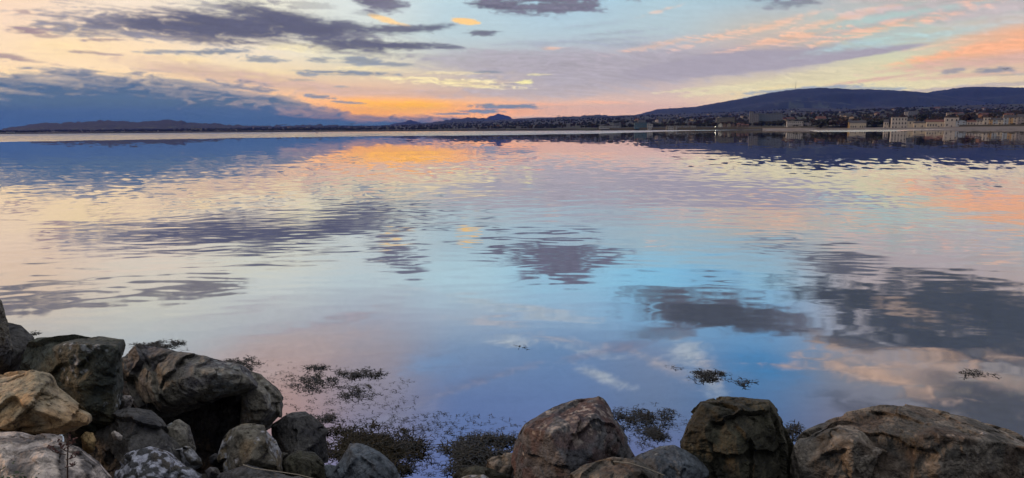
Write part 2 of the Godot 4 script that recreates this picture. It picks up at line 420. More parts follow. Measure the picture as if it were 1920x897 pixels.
# ------------------------------------------------------------------ water
func make_water() -> void:
	var m := StandardMaterial3D.new()
	m.albedo_color = Color(0.50, 0.54, 0.60).linear_to_srgb()
	m.metallic = 1.0
	m.roughness = 0.02
	mats.water = m
	var swell := noise(0.15, 11, 2)
	var chop := noise(0.62, 12, 2)
	var tiny := noise(1.9, 13, 1)
	var patch := noise(0.03, 14, 2)
	var cols := 620
	var downs := PackedFloat32Array()               # angles below the horizon of the rows
	var a := 62.0
	while a > 0.19:
		downs.append(a)
		a -= 0.9 if a > 29.0 else (0.062 if a > 0.9 else 0.03)
	var rows := downs.size()
	var v := PackedVector3Array()
	var n := PackedVector3Array()
	v.resize(cols * rows)
	n.resize(cols * rows)
	var k := 0
	for j in rows:
		var r := EYE / tan(deg_to_rad(downs[j]))
		var calm := (smoothstep(5.0, 20.0, r) * 0.75 + 0.25) * lerpf(1.0, 0.28, smoothstep(45.0, 200.0, r))
		var calm2 := smoothstep(6.0, 24.0, r) * lerpf(1.0, 0.15, smoothstep(25.0, 110.0, r))
		var flat_ := lerpf(0.5, 0.09, smoothstep(18.0, 100.0, r))
		for i in cols:
			var az := deg_to_rad(lerpf(-58.0, 58.0, i / (cols - 1.0)))
			var x := r * sin(az)
			var z := -r * cos(az)
			var gust := 0.55 + 0.75 * clampf(0.5 + patch.get_noise_2d(x * 0.5, z) * 1.4, 0.0, 1.0)
			var ht := func(px: float, pz: float) -> float:
				return swell.get_noise_2d(px * flat_, pz) * 0.0085 * calm + (chop.get_noise_2d(px * 0.6 + pz * 0.12, pz) * 0.0045 * calm2 + tiny.get_noise_2d(px * 0.55 - pz * 0.1, pz) * 0.0016 * calm2) * gust
			var e := 0.05
			var h0: float = ht.call(x, z)
			var hx: float = ht.call(x + e, z)
			var hz: float = ht.call(x, z + e)
			v[k] = Vector3(x, h0, z)
			n[k] = Vector3(-(hx - h0) / e, 1.0, -(hz - h0) / e).normalized()
			k += 1
	var o := put("water", array_mesh(v, grid_index(cols, rows), PackedColorArray(), n), m)
	tag(o, "calm tidal water mirroring the dusk sky and clouds", "water", "", "structure")
	# the rest of the sea: out to the horizon and to both sides
	var rim := EYE / tan(deg_to_rad(downs[rows - 1])) - 2.0
	v = PackedVector3Array()
	var seg := 120
	var spans := [[rim, 17500.0, -58.0, 58.0], [1.5, 17500.0, 57.99, 108.0], [1.5, 17500.0, -108.0, -57.99]]
	for s in spans:
		var at := v.size()
		v = PackedVector3Array()
		for i in seg + 1:
			var az := deg_to_rad(lerpf(s[2], s[3], i / float(seg)))
			for r in [s[0], s[1]]:
				v.append(Vector3(r * sin(az), -0.02, -r * cos(az)))
		var idx := PackedInt32Array()
		for i in seg:
			idx.append_array([i * 2, i * 2 + 1, i * 2 + 2, i * 2 + 2, i * 2 + 1, i * 2 + 3])
		var up := PackedVector3Array()
		up.resize(v.size())
		up.fill(Vector3.UP)
		o = put("open_water", array_mesh(v, idx, PackedColorArray(), up), m)
		tag(o, "open water of the bay beyond and beside the view", "water", "", "structure")

# ------------------------------------------------------------------ far land
var edge_near := []      # by azimuth: where the water meets the tidal flat
var edge_shore := []     # where the flat meets the land
var slope_at := []
func prepare_land() -> void:
	for t in [[-700, 330], [0, 340], [400, 380], [720, 420], [960, 440], [1120, 520], [1200, 640], [1300, 1050], [1400, 1230], [1500, 1030], [1530, 590], [1600, 545], [1680, 600], [1720, 780], [1800, 930], [1920, 900], [2600, 850]]:
		edge_near.append([azimuth(t[0]), float(t[1])])
	for t in [[-700, 4200], [0, 4000], [700, 3000], [960, 1900], [1120, 1520], [1300, 1330], [1400, 1270], [1500, 1060], [1920, 965], [2600, 900]]:
		edge_shore.append([azimuth(t[0]), float(t[1])])
	for t in [[-700, 0.006], [0, 0.006], [700, 0.010], [960, 0.018], [1100, 0.021], [1300, 0.024], [1500, 0.027], [2600, 0.028]]:
		slope_at.append([azimuth(t[0]), float(t[1])])
	fn.land = noise(0.0016, 21, 4)

func land_height(az: float, r: float) -> float:
	var s := table(edge_shore, az)
	if r < s: return 0.0
	var d := r - s
	var h := 4.2 * smoothstep(0.0, 14.0, d) + 1.6 * smoothstep(14.0, 60.0, d)
	return h + maxf(0.0, d - 120.0) * table(slope_at, az) * (1.0 + 0.25 * fn.land.get_noise_2d(az * 60.0, r * 0.5))

func polar(az: float, r: float, y: float) -> Vector3:
	var a := deg_to_rad(az)
	return Vector3(r * sin(a), y, -r * cos(a))

func make_land() -> void:
	# tidal flats: wet rippled sand almost level with the water
	var ripple := noise(0.30, 41, 2)
	var bars := noise(0.012, 42, 3)
	var wet := StandardMaterial3D.new()
	wet.albedo_color = Color(0.16, 0.14, 0.12).linear_to_srgb()
	wet.roughness = 0.12
	wet.metallic_specular = 0.8
	var cols := 260
	var rows := 420
	var v := PackedVector3Array()
	v.resize(cols * rows)
	var k := 0
	var a0 := azimuth(-500)
	var a1 := azimuth(2400)
	for j in rows:
		var t := j / (rows - 1.0)
		for i in cols:
			var az := lerpf(a0, a1, i / (cols - 1.0))
			var near := table(edge_near, az)
			var far := table(edge_shore, az)
			near *= 1.0 + bars.get_noise_2d(az * 30.0, 3.0) * 0.05
			var r := lerpf(near, minf(far, near + 700.0), pow(t, 1.3)) if j < rows - 1 else far + 4.0
			var p := polar(az, r, 0.0)
			var h := ripple.get_noise_2d(p.x * 0.12, p.z) * 0.16 + bars.get_noise_2d(p.x * 0.3, p.z) * 0.12
			p.y = lerpf(-0.06, 0.10 + h, smoothstep(0.0, 0.03, t))
			v[k] = p
			k += 1
	var o := put("tidal_flat", array_mesh(v, grid_index(cols, rows)), wet)
	tag(o, "pale wet tidal sand flats shining below the far shore", "sand", "", "structure")
	# dry sand of the beach up to the sea wall, on the right
	var sand := plain(Color(0.15, 0.13, 0.115), 0.95)
	v = PackedVector3Array()
	a0 = azimuth(1430)
	a1 = azimuth(2400)
	var grain := noise(0.05, 44, 3)
	for j in 8:
		for i in 160:
			var az := lerpf(a0, a1, i / 159.0)
			var s := table(edge_shore, az)
			var t := j / 7.0
			var r := s - 85.0 * (1.0 - t) * (0.35 + 0.65 * smoothstep(a0, a0 + 6.0, az)) + 8.0 * t
			v.append(polar(az, r, -0.1 + 3.0 * t * t + 0.12 + grain.get_noise_2d(az * 40.0, r * 0.4) * 0.35 * (1.0 - t)))
	o = put("beach", array_mesh(v, grid_index(160, 8)), sand)
	tag(o, "strip of grey beige beach sand under the sea wall", "beach", "", "structure")
	# the coastal plain
	var field := noise(0.004, 46, 3)
	var c := PackedColorArray()
	v = PackedVector3Array()
	cols = 300
	rows = 110
	a0 = azimuth(-900)
	a1 = azimuth(2800)
	for j in rows:
		for i in cols:
			var az := lerpf(a0, a1, i / (cols - 1.0))
			var s := table(edge_shore, az)
			var r := s + (j * 1.6 if j < 12 else 19.2 * pow((6800.0) / 19.2, (j - 12) / (rows - 13.0)))
			var p := polar(az, r, land_height(az, r) - 0.05)
			if j == 0: p.y = -0.5
			v.append(p)
			var f := field.get_noise_2d(p.x, p.z)
			c.append(Color(0.013, 0.014, 0.010).lerp(Color(0.028, 0.036, 0.02), smoothstep(0.05, 0.35, f)))
	mats.land = plain(Color.WHITE, 1.0)
	mats.land.vertex_color_use_as_albedo = true
	o = put("coastal_land", array_mesh(v, grid_index(cols, rows), c), mats.land)
	tag(o, "low dark coastal land with fields and scrub", "land", "", "structure")
	# hills
	hill("hill", "long low wooded hill across the bay on the left", [[-500, 243], [-200, 247], [0, 245], [20, 239], [75, 231.5], [110, 231], [150, 228.5], [200, 226.5], [240, 229.5], [290, 227], [320, 226], [350, 230], [400, 233], [470, 236], [520, 236.5], [600, 234.5], [660, 236], [740, 238], [850, 240], [960, 245]], 8200.0, 2600.0, Color(0.009, 0.015, 0.012), 1.3)
	hill("hill", "low ridge with a flat crest behind the middle of the far shore", [[600, 241], [700, 239], [760, 236], [800, 231], [850, 224], [880, 221], [905, 222], [940, 228], [965, 225], [985, 223.5], [1000, 224], [1020, 228], [1060, 234], [1120, 240]], 9000.0, 2500.0, Color(0.011, 0.017, 0.014))
	hill("hill", "gentle wooded ridge left of the big mountain", [[960, 238], [1000, 230], [1020, 223.5], [1050, 220.5], [1090, 217.5], [1120, 216.5], [1150, 218], [1200, 217.5], [1300, 219], [1420, 224], [1500, 228]], 6500.0, 2000.0, Color(0.011, 0.017, 0.014))
	hill("mountain", "small pointed peak left of the taller pointed peak", [[700, 240], [735, 233], [750, 230], [764, 227], [769, 226], [776, 227.5], [790, 231], [810, 236]], 13500.0, 2200.0, Color(0.011, 0.017, 0.014))
	hill("mountain", "tall pointed conical peak on the middle skyline", [[860, 236], [895, 227], [915, 220], [929, 216], [936, 213.5], [943, 216], [958, 221], [975, 225], [1010, 234]], 15500.0, 2600.0, Color(0.0198, 0.0220, 0.0209))
	hill("mountain", "broad dark mountain carrying a thin mast on the right", [[1130, 226], [1180, 219], [1205, 213], [1230, 206.5], [1260, 204], [1300, 201.5], [1340, 195], [1370, 190], [1400, 185], [1440, 176], [1470, 171.5], [1500, 168], [1540, 166.5], [1590, 168], [1640, 169], [1690, 171.5], [1740, 175.5], [1800, 184], [1900, 200], [2000, 214]], 9600.0, 3600.0, Color(0.011, 0.017, 0.014), 0.25)
	hill("mountain", "rounded dark mountain at the right edge of the picture", [[1600, 196], [1680, 184], [1735, 175.5], [1770, 170], [1800, 166], [1830, 163.8], [1870, 164], [1920, 165.5], [2050, 168], [2200, 172], [2400, 190], [2700, 215]], 10800.0, 3800.0, Color(0.011, 0.017, 0.014), 0.25)

func hill(called: String, label: String, profile: Array, dist: float, front: float, tone: Color, ragged := 1.0) -> void:
	var az_p := []
	var lo_x: float = profile[0][0]
	var hi_x: float = profile[-1][0]
	for t in profile:
		var p := at_range(t[0], t[1], dist)
		az_p.append([rad_to_deg(atan2(p.x, -p.z)), p.y])
	var cols := int(clampf((hi_x - lo_x) / 2.2, 70.0, 560.0))
	var rows := 44
	var rough := noise(0.0011, int(dist), 5)
	var patch := noise(0.0021, int(dist) + 3, 4)
	var v := PackedVector3Array()
	var c := PackedColorArray()
	for j in rows:
		var t := j / (rows - 1.0)
		for i in cols:
			var az: float = lerpf(az_p[0][0], az_p[-1][0], i / (cols - 1.0))
			var crest: float = table(az_p, az) + (rough.get_noise_2d(az * 1500.0, 7.0) * 0.0022 + rough.get_noise_2d(az * 6000.0, 3.0) * 0.0009) * dist * ragged * pow(maxf(0.0, 1.0 - absf(t - 0.5556) * 3.0), 2.0)
			var r := dist + lerpf(-front, front * 0.8, t)
			var s := 1.0 - absf(r - dist) / (front if r < dist else front * 0.8)
			var shape := sin(s * PI / 2.0) if r < dist else s * s * (3.0 - 2.0 * s)
			shape = lerpf(shape, s * s * (3.0 - 2.0 * s), 0.45)
			var p := polar(az, r, 0.0)
			var wob := rough.get_noise_2d(p.x, p.z)
			p.y = crest * shape + wob * crest * 0.16 * shape * (1.0 - shape) * 4.0 + rough.get_noise_2d(p.x * 9.0, p.z * 9.0) * (4.0 + dist * 0.0007) * s
			p.y -= 12.0 * (1.0 - s)
			v.append(p)
			var f := patch.get_noise_2d(p.x, p.z * 0.7)
			var g := patch.get_noise_2d(p.x * 3.0 + 900.0, p.z * 2.0)
			var col := tone.lerp(Color(0.013, 0.016, 0.012), smoothstep(0.0, 0.35, f))
			col = col.lerp(Color(0.055, 0.075, 0.045), smoothstep(0.18, 0.34, g) * smoothstep(0.75, 0.35, shape) * 0.8)
			c.append(col)
	var o := put(called, array_mesh(v, grid_index(cols, rows), c), mats.land)
	tag(o, label, called, "", "structure")

# ------------------------------------------------------------------ trees of the far shore
var crowns := []
var trunk_mesh: ArrayMesh
func prepare_trees() -> void:
	# leaf clumps spread through the volume of a crown about 1 m in radius, its base at the ground
	for variant in 5:
		rng.seed = 500 + variant
		var st := begin()
		var lobes := []
		for i in 9:
			var a := rng.randf() * TAU
			var rr := rng.randf_range(0.1, 0.62)
			lobes.append([Vector3(cos(a) * rr, rng.randf_range(0.65, 1.65), sin(a) * rr), rng.randf_range(0.3, 0.5)])
		if variant == 4:
			lobes = []
			for i in 8: lobes.append([Vector3(rng.randf_range(-0.1, 0.1), 0.3 + i * 0.22, rng.randf_range(-0.1, 0.1)), 0.5 - i * 0.052])
		for l in lobes:
			for i in 34:
				var u := Vector3(rng.randf_range(-1, 1), rng.randf_range(-1, 1), rng.randf_range(-1, 1)).normalized()
				var p: Vector3 = l[0] + u * l[1] * rng.randf_range(0.55, 1.05)
				var s := rng.randf_range(0.07, 0.16)
				var x := Vector3(rng.randf_range(-1, 1), rng.randf_range(-1, 1), rng.randf_range(-1, 1)).normalized()
				var y := u.cross(x).normalized()
				x = (x + u * 0.2).normalized()
				flat_faces(st, [p - x * s, p + y * s * 0.8, p + x * s, p - y * s * 0.9])
		crowns.append(st.commit())
	var tk := begin()
	tube(tk, [Vector3(0, -0.15, 0), Vector3(0.02, 0.4, 0), Vector3(0.0, 1.0, 0.03)], [0.08, 0.06, 0.03], 7)
	for k in 5:
		var a := k * 1.26
		tube(tk, [Vector3(0.01, 0.45 + k * 0.1, 0), Vector3(cos(a) * 0.3, 0.8 + k * 0.12, sin(a) * 0.3), Vector3(cos(a) * 0.5, 1.1 + k * 0.12, sin(a) * 0.5)], [0.035, 0.022, 0.01], 5)
	trunk_mesh = tk.commit()
	mats.bark = plain(Color(0.045, 0.036, 0.028), 0.95)
	mats.leaf_dark = plain(Color(0.028, 0.034, 0.020), 0.9)
	mats.leaf_brown = plain(Color(0.060, 0.042, 0.028), 0.9)
	mats.leaf_green = plain(Color(0.035, 0.050, 0.026), 0.9)
	for n in ["leaf_dark", "leaf_brown", "leaf_green"]:
		mats[n].backlight_enabled = true
		mats[n].backlight = Color(0.1, 0.1, 0.07)

func tree(x: float, ytop: float, r: float, wide: float, leaf: String, variant: int, label: String, group := "") -> void:
	var az := azimuth(x)
	var g := land_height(az, r)
	var top := at_range(x, ytop, r).y
	var hgt := maxf(3.0, top - g)
	var t := thing("tree" if variant != 4 else "conifer_tree", label, "tree", polar(az, r, g), group)
	var k := hgt / 2.05
	var half := wide * r / FOCAL * 0.5 / 0.95
	t.rotation.y = fmod(x * 1.7, TAU)
	var c := put("crown", crowns[variant], mats[leaf], t)
	c.scale = Vector3(half, k, half)
	var b := put("trunk", trunk_mesh, mats.bark, t)
	b.scale = Vector3(k, k, k)

func make_woods() -> void:
	rng.seed = 91
	var spots := []
	for i in 7500:
		var x := rng.randf_range(-150, 2080)
		var az := azimuth(x)
		var s := table(edge_shore, az)
		var u := rng.randf()
		var r := s + 60.0 + (pow(u, 1.6) * 4600.0)
		var dens: float = fn.land.get_noise_2d(az * 90.0 + 500.0, r * 1.2)
		if dens < -0.22: continue
		spots.append([az, r, rng.randf(), rng.randf()])
	var names_ := ["crowns of the far woodland", "brown crowns of the far woodland"]
	for part in 2:
		var mm := MultiMesh.new()
		mm.transform_format = MultiMesh.TRANSFORM_3D
		mm.mesh = crowns[part * 2]
		var sel := spots.filter(func(q): return (q[3] > 0.72) == (part == 1))
		mm.instance_count = sel.size()
		for i in sel.size():
			var q = sel[i]
			var s: float = lerpf(3.2, 6.2, q[2])
			var b := Basis(Vector3.UP, q[2] * 40.0).scaled(Vector3(s * 1.25, s, s * 1.25))
			mm.set_instance_transform(i, Transform3D(b, polar(q[0], q[1], land_height(q[0], q[1]) - s * 0.25)))
		var o := MultiMeshInstance3D.new()
		o.multimesh = mm
		o.material_override = mats.leaf_dark if part == 0 else mats.leaf_brown
		o.name = "woodland" if part == 0 else "bare_woodland"
		add_child(o, true)
		tag(o, "dark far-off woodland spread over the coastal land" if part == 0 else "brown bare woodland mixed among the dark far trees", "woodland", "", "stuff")

# ------------------------------------------------------------------ buildings of the far shore
var window_frame: ArrayMesh
var window_pane: ArrayMesh
var door_mesh: ArrayMesh
var pot_mesh: ArrayMesh
func prepare_buildings() -> void:
	var st := begin()
	box(st, Vector3(-0.6, 0.0, -0.05), Vector3(-0.48, 1.8, 0.10))
	box(st, Vector3(0.48, 0.0, -0.05), Vector3(0.6, 1.8, 0.10))
	box(st, Vector3(-0.48, 1.68, -0.05), Vector3(0.48, 1.8, 0.10))
	box(st, Vector3(-0.66, -0.12, -0.05), Vector3(0.66, 0.0, 0.16))
	box(st, Vector3(-0.48, 0.84, -0.02), Vector3(0.48, 0.90, 0.07))
	window_frame = st.commit()
	window_pane = box_mesh(Vector3(-0.48, 0.0, -0.04), Vector3(0.48, 1.68, 0.03))
	door_mesh = box_mesh(Vector3(-0.5, 0.0, -0.05), Vector3(0.5, 2.2, 0.06))
	var cst := begin()
	box(cst, Vector3(-0.6, -1.2, -0.35), Vector3(0.6, 1.1, 0.35))
	box(cst, Vector3(-0.68, 1.1, -0.42), Vector3(0.68, 1.25, 0.42))
	for k in 3: tube(cst, [Vector3(-0.4 + k * 0.4, 1.2, 0), Vector3(-0.4 + k * 0.4, 1.75, 0)], [0.14, 0.11], 6)
	pot_mesh = cst.commit()
	mats.glass = plain(Color(0.03, 0.035, 0.045), 0.12)
	mats.frame = plain(Color(0.6, 0.6, 0.58), 0.6)
	mats.slate = plain(Color(0.06, 0.06, 0.068), 0.85)
	mats.red_tile = plain(Color(0.13, 0.06, 0.045), 0.9)
	mats.felt = plain(Color(0.14, 0.14, 0.145), 0.9)
	mats.door = plain(Color(0.06, 0.07, 0.09), 0.5)
	mats.brick = plain(Color(0.18, 0.12, 0.09), 0.95)
	var tones := {"white": "cbcac6", "cream": "cecabc", "paleblue": "a9bccf", "ochre": "c9ac78", "grey": "9c9ca2", "bluegrey": "7f8da2", "teal": "5f8596", "olive": "8c8878", "stone": "b6ac9a", "brown": "8e7058"}
	var grain := NoiseTexture2D.new()
	grain.width = 128
	grain.height = 128
	grain.seamless = true
	grain.noise = noise(0.03, 61, 4)
	var ramp := Gradient.new()
	ramp.set_color(0, Color(0.82, 0.81, 0.79))
	ramp.set_color(1, Color(1, 1, 1))
	grain.color_ramp = ramp
	for t in tones:
		var m := plain(lin(tones[t]), 0.9)
		m.albedo_texture = grain
		m.uv1_triplanar = true
		m.uv1_scale = Vector3(0.15, 0.15, 0.15)
		mats[t] = m

func building(called: String, label: String, category: String, x0: float, x1: float, ytop: float, r: float, storeys: int, bays: int, tone: String, roof := "gable", roof_tone := "slate", chimneys := 0, group := "") -> Node3D:
	var xc := (x0 + x1) / 2.0
	var az := azimuth(xc)
	var g := land_height(az, r)
	var hgt := maxf(2.6, at_range(xc, ytop, r).y - g)
	var w := (x1 - x0) / FOCAL * r
	var deep := clampf(w * 0.6, 6.0, 16.0)
	var o := thing(called, label, category, polar(az, r, g), group)
	o.rotation.y = deg_to_rad(-az * 0.8)
	var eave := hgt * (0.98 if roof == "flat" else 0.74)
	if roof != "flat": eave = maxf(eave, hgt - 3.4)
	var st := begin()
	box(st, Vector3(-w / 2, -1.5, -deep / 2), Vector3(w / 2, eave, deep / 2))
	if roof == "gable":
		for s in [-1.0, 1.0]:
			var x: float = (w / 2 - 0.004) * s
			flat_faces(st, [Vector3(x, eave, -deep / 2), Vector3(x, hgt - 0.12, 0), Vector3(x, eave, deep / 2)])
	put("wall", st.commit(), mats[tone], o)
	st = begin()
	var e := 0.35
	if roof == "flat":
		box(st, Vector3(-w / 2 - 0.15, eave + 0.003, -deep / 2 - 0.15), Vector3(w / 2 + 0.15, eave + 0.35, deep / 2 + 0.15))
	elif roof == "front":                       # gable end towards the sea
		for s in [-1.0, 1.0]:
			flat_faces(st, [Vector3((w / 2 + e) * s, eave - 0.2, deep / 2 + e), Vector3(0, hgt, deep / 2 + e), Vector3(0, hgt, -deep / 2 - e), Vector3((w / 2 + e) * s, eave - 0.2, -deep / 2 - e)])
			flat_faces(st, [Vector3((w / 2 + e) * s, eave - 0.34, deep / 2 + e), Vector3(0, hgt - 0.16, deep / 2 + e), Vector3(0, hgt - 0.16, -deep / 2 - e), Vector3((w / 2 + e) * s, eave - 0.34, -deep / 2 - e)])
		var gb := begin()
		for z in [-deep / 2, deep / 2]:
			flat_faces(gb, [Vector3(-w / 2, eave, z), Vector3(0, hgt - 0.17, z), Vector3(w / 2, eave, z)])
		put("gable", gb.commit(), mats[tone], o)
	else:
		var hip := 0.0 if roof == "gable" else minf(w * 0.3, deep * 0.5)
		var a := Vector3(-w / 2 - e, eave - 0.12, deep / 2 + e)
		var b := Vector3(w / 2 + e, eave - 0.12, deep / 2 + e)
		var c := Vector3(w / 2 + e, eave - 0.12, -deep / 2 - e)
		var d := Vector3(-w / 2 - e, eave - 0.12, -deep / 2 - e)
		var p := Vector3(-w / 2 - e + hip, hgt, 0)
		var q := Vector3(w / 2 + e - hip, hgt, 0)
		flat_faces(st, [a, p, q, b])
		flat_faces(st, [c, q, p, d])
		flat_faces(st, [a, b, c, d])
		flat_faces(st, [d, p, a])
		flat_faces(st, [b, q, c])
	var rf := put("roof", st.commit(), mats[roof_tone], o)
	for k in chimneys:
		var ch := put("chimney", pot_mesh, mats.brick, rf)
		ch.position = Vector3(lerpf(-w / 2 + 0.8, w / 2 - 0.8, (k / (chimneys - 1.0)) if chimneys > 1 else 0.5), hgt, 0)
	var floor_h := eave / storeys
	for s in storeys:
		for k in bays:
			var x := -w / 2 + w * (k + 0.5) / bays
			if s == 0 and k == bays / 2 and category == "house":
				var dr := put("door", door_mesh, mats.door, o)
				dr.position = Vector3(x, 0.1, deep / 2)
				dr.scale = Vector3(1.05, minf(1.0, floor_h / 2.8), 1.0)
				continue
			var f := put("window", window_frame, mats.frame, o)
			f.position = Vector3(x, floor_h * s + floor_h * 0.3, deep / 2)
			var sx := minf(1.5, w / bays * 0.55 / 1.2)
			f.scale = Vector3(sx, minf(1.4, floor_h * 0.5 / 1.8), 1.0)
			put("pane", window_pane, mats.glass, f)
	return o

func make_town() -> void:
	var B := building
	# terraces along the shore road, right of the picture
	building("white_house", "white three-storey terrace with a row of windows, left of the cream house", "house", 1674, 1696, 220, 1010, 3, 5, "white", "flat", "felt", 3)
	building("cream_house", "cream two-storey house right of the white three-storey terrace", "house", 1698, 1713.5, 222, 1010, 2, 3, "cream", "hip", "slate", 2)
	building("cottage", "low cream cottage beside the dark conifer, left one of a pair", "house", 1715, 1727, 226.5, 1005, 1, 3, "cream", "hip", "slate", 1)
	building("cottage", "low cream cottage, right one of a pair before the long low terrace", "house", 1728, 1740, 226.5, 1005, 1, 3, "cream", "hip", "slate", 1)
	building("low_terrace", "long low cream terrace with dark roof between cottages and tall white house", "house", 1741.5, 1771, 224.5, 1005, 1, 8, "cream", "gable", "red_tile", 3)
	building("white_house", "tall white house with three windows right of the long low terrace", "house", 1774, 1792.5, 220.5, 1000, 2, 3, "white", "flat", "felt", 2)
	building("blue_house", "pale blue house with gable to the sea beside the tall white house", "house", 1794, 1808, 224.5, 1000, 2, 2, "paleblue", "front", "slate", 0)
	building("white_house", "small white house between pale blue gable and brown tree", "house", 1816, 1831, 226, 1000, 1, 4, "white", "gable", "red_tile", 1)
	building("white_house", "plain white two-storey house with slate roof and one chimney", "house", 1832.5, 1844.5, 223, 1000, 2, 3, "white", "gable", "slate", 1)
	building("white_house", "narrow white house taller than its slate-roofed neighbour", "house", 1845.5, 1854, 220.5, 998, 2, 2, "white", "flat", "felt", 1)
	building("ochre_house", "narrow ochre house between white and pale blue houses", "house", 1855, 1862, 221, 998, 2, 2, "ochre", "gable", "slate", 1)
	building("blue_house", "narrow pale blue house between ochre and cream houses", "house", 1862.5, 1872, 221, 998, 2, 2, "paleblue", "gable", "slate", 1)
	building("cream_house", "narrow cream house right of the narrow pale blue one", "house", 1872.5, 1881, 221.5, 998, 2, 2, "cream", "gable", "slate", 1)
	building("tall_blue_house", "tall pale blue house at the start of the tall row near the right edge", "house", 1883, 1891.5, 215.5, 995, 3, 2, "paleblue", "gable", "slate", 1)
	building("tall_ochre_house", "tall ochre house between tall pale blue and tall white houses", "house", 1892, 1900, 216, 995, 3, 2, "ochre", "gable", "slate", 1)
	building("tall_white_house", "tall white house right of the tall ochre house", "house", 1900.5, 1910, 216, 995, 3, 2, "white", "gable", "slate", 1)
	building("tall_grey_house", "tall grey house cut by the right edge of the picture", "house", 1910.5, 1928, 214, 995, 3, 4, "grey", "gable", "slate", 1)
	building("white_house", "narrow white house among dark trees left of the white terrace", "house", 1658, 1664.5, 224, 1015, 2, 2, "white", "gable", "slate", 0)
	building("cream_house", "wide low cream house with an ochre end between two dark tree clumps", "house", 1596, 1620, 226, 1030, 1, 7, "cream", "gable", "slate", 1)
	building("garden_house", "small ochre house touching the wide low cream house", "house", 1590.5, 1595.5, 224, 1030, 2, 1, "ochre", "gable", "slate", 0)
	building("tower_block", "blue grey tower block rising behind the cream house", "building", 1703, 1717, 208, 1700, 8, 5, "bluegrey", "flat", "felt")
	building("white_block", "small white block left of the blue grey tower block", "building", 1695, 1701.5, 209.5, 1700, 5, 3, "white", "flat", "felt")
	building("long_hall", "long pale hall with flat roof above the terraces", "building", 1777, 1798, 211.5, 1900, 2, 9, "stone", "flat", "felt")
	building("pale_block", "pale stepped block among trees above the cream house", "building", 1617, 1632, 215, 1800, 3, 5, "stone", "flat", "felt")
	# the hospital-like block and its neighbours
	building("stair_tower", "tall slim grey tower at the left end of the big block", "building", 1405, 1411.5, 209, 1390, 8, 2, "grey", "flat", "felt")
	building("wing_block", "narrow grey wing between slim tower and big blue grey block", "building", 1413, 1421.5, 213, 1390, 6, 3, "grey", "flat", "felt")
	building("big_block", "big blue grey block, the largest building on the far shore", "building", 1422.5, 1463, 213, 1400, 5, 16, "bluegrey", "flat", "felt")
	building("office_block", "wide olive grey office block left of the big blue grey block", "building", 1344, 1375, 220.5, 1480, 4, 12, "olive", "flat", "felt")
	building("terraced_villa", "white modern villa with stepped terraces before dark trees", "building", 1477, 1503, 227.5, 1120, 2, 8, "white", "flat", "felt")
	building("boat_house", "white building with grey glazed end right of the modern villa", "building", 1505.5, 1519, 229, 1090, 2, 3, "grey", "front", "slate")
	building("teal_building", "teal glazed building at the water's edge", "building", 1190, 1212, 229.5, 1450, 3, 7, "teal", "flat", "felt")
	building("grey_block", "grey block standing behind the teal glazed building", "building", 1196.5, 1210, 224.5, 1560, 3, 5, "grey", "flat", "felt")
	building("long_shed", "long low whitish building at the water left of the teal building", "building", 1124, 1162, 236, 1510, 1, 14, "white", "flat", "felt")
	building("white_block", "small white block rising behind the long low whitish building", "building", 1143, 1150.5, 230, 1600, 3, 3, "white", "flat", "felt")
	building("grey_block", "grey block behind the right end of the long whitish building", "building", 1151.5, 1164, 231, 1600, 3, 4, "grey", "flat", "felt")
	building("white_house", "white house with dark lower floor right of the teal building", "house", 1215, 1224, 232.5, 1420, 2, 3, "white", "flat", "felt", 0)
	# small whitish gabled houses in a row
	for k in 12:
		building("gabled_house", "small whitish house with its gable to the sea, in the gabled row", "house", 1249 + k * 4.7, 1253.2 + k * 4.7, 234.3 + (k % 3) * 0.5, 1370, 2, 1, "white" if k % 3 else "stone", "front", "slate", 0, "whitish gabled row at the water")
	for k in 4:
		building("villa", "small dark roofed villa below the olive grey office block", "house", 1348 + k * 8.0, 1354 + k * 8.0, 231.0 + (k % 2), 1330, 2, 2, ["white", "brown", "stone", "brown"][k], "front", "red_tile", 1, "villas below the olive office block")
	for k in 3:
		building("villa", "brown villa among bushes under the slim grey tower", "house", 1382 + k * 8.0, 1387.5 + k * 8.0, 231.0 + k, 1290, 2, 2, "brown", "gable", "red_tile", 1, "brown villas under the slim grey tower")
	# middle and left shores
	building("apartment_row", "pale apartment row at the far waterline under the small pointed peak", "building", 763, 783, 240.5, 2950, 2, 10, "cream", "flat", "felt")
	for k in 3: building("white_house", "white house at the waterline under the flat crested ridge", "house", 880 + k * 5.5, 884.5 + k * 5.5, 240.5 + k * 0.5, 2300, 2, 3, "white", "gable", "slate", 0, "white trio at the waterline")
	building("white_house", "white house at the waterline under the tall pointed peak", "house", 949, 956, 240, 1960, 2, 3, "white", "gable", "slate", 0)
	for k in 5: building("white_block", "bright white block in the cluster on the middle slope", "building", 1070 + k * 4.3, 1073.5 + k * 4.3, 226.5 - k * 0.7 + (1.0 if k == 4 else 0.0), 3900, 3, 3, "white", "flat", "felt", 0, "bright white cluster on the middle slope")
	building("pale_block", "pale square block at the left waterline under the ridge's end", "building", 364, 377, 240, 4080, 3, 5, "stone", "flat", "felt")
	for k in 6: building("white_terrace", "low white terrace at the foot of the long wooded hill", "house", 272 + k * 9.5, 279 + k * 9.5, 244.5 - (k % 2) * 0.8, 4080, 2, 4, "white" if k != 3 else "cream", "gable", "slate", 0, "low white terraces under the long hill")
	for k in 3: building("white_house", "tiny bright white house at the far left waterline", "house", 11 + k * 5.2, 14.5 + k * 5.2, 246.8, 4060, 2, 2, "white", "gable", "slate", 0, "bright trio at the far left waterline")
	building("pale_terrace", "pale terrace at the far waterline left of the two tower cranes", "house", 434, 452, 242, 3900, 2, 7, "stone", "gable", "slate", 0)
	# scattered houses on the slopes
	var small := begin()
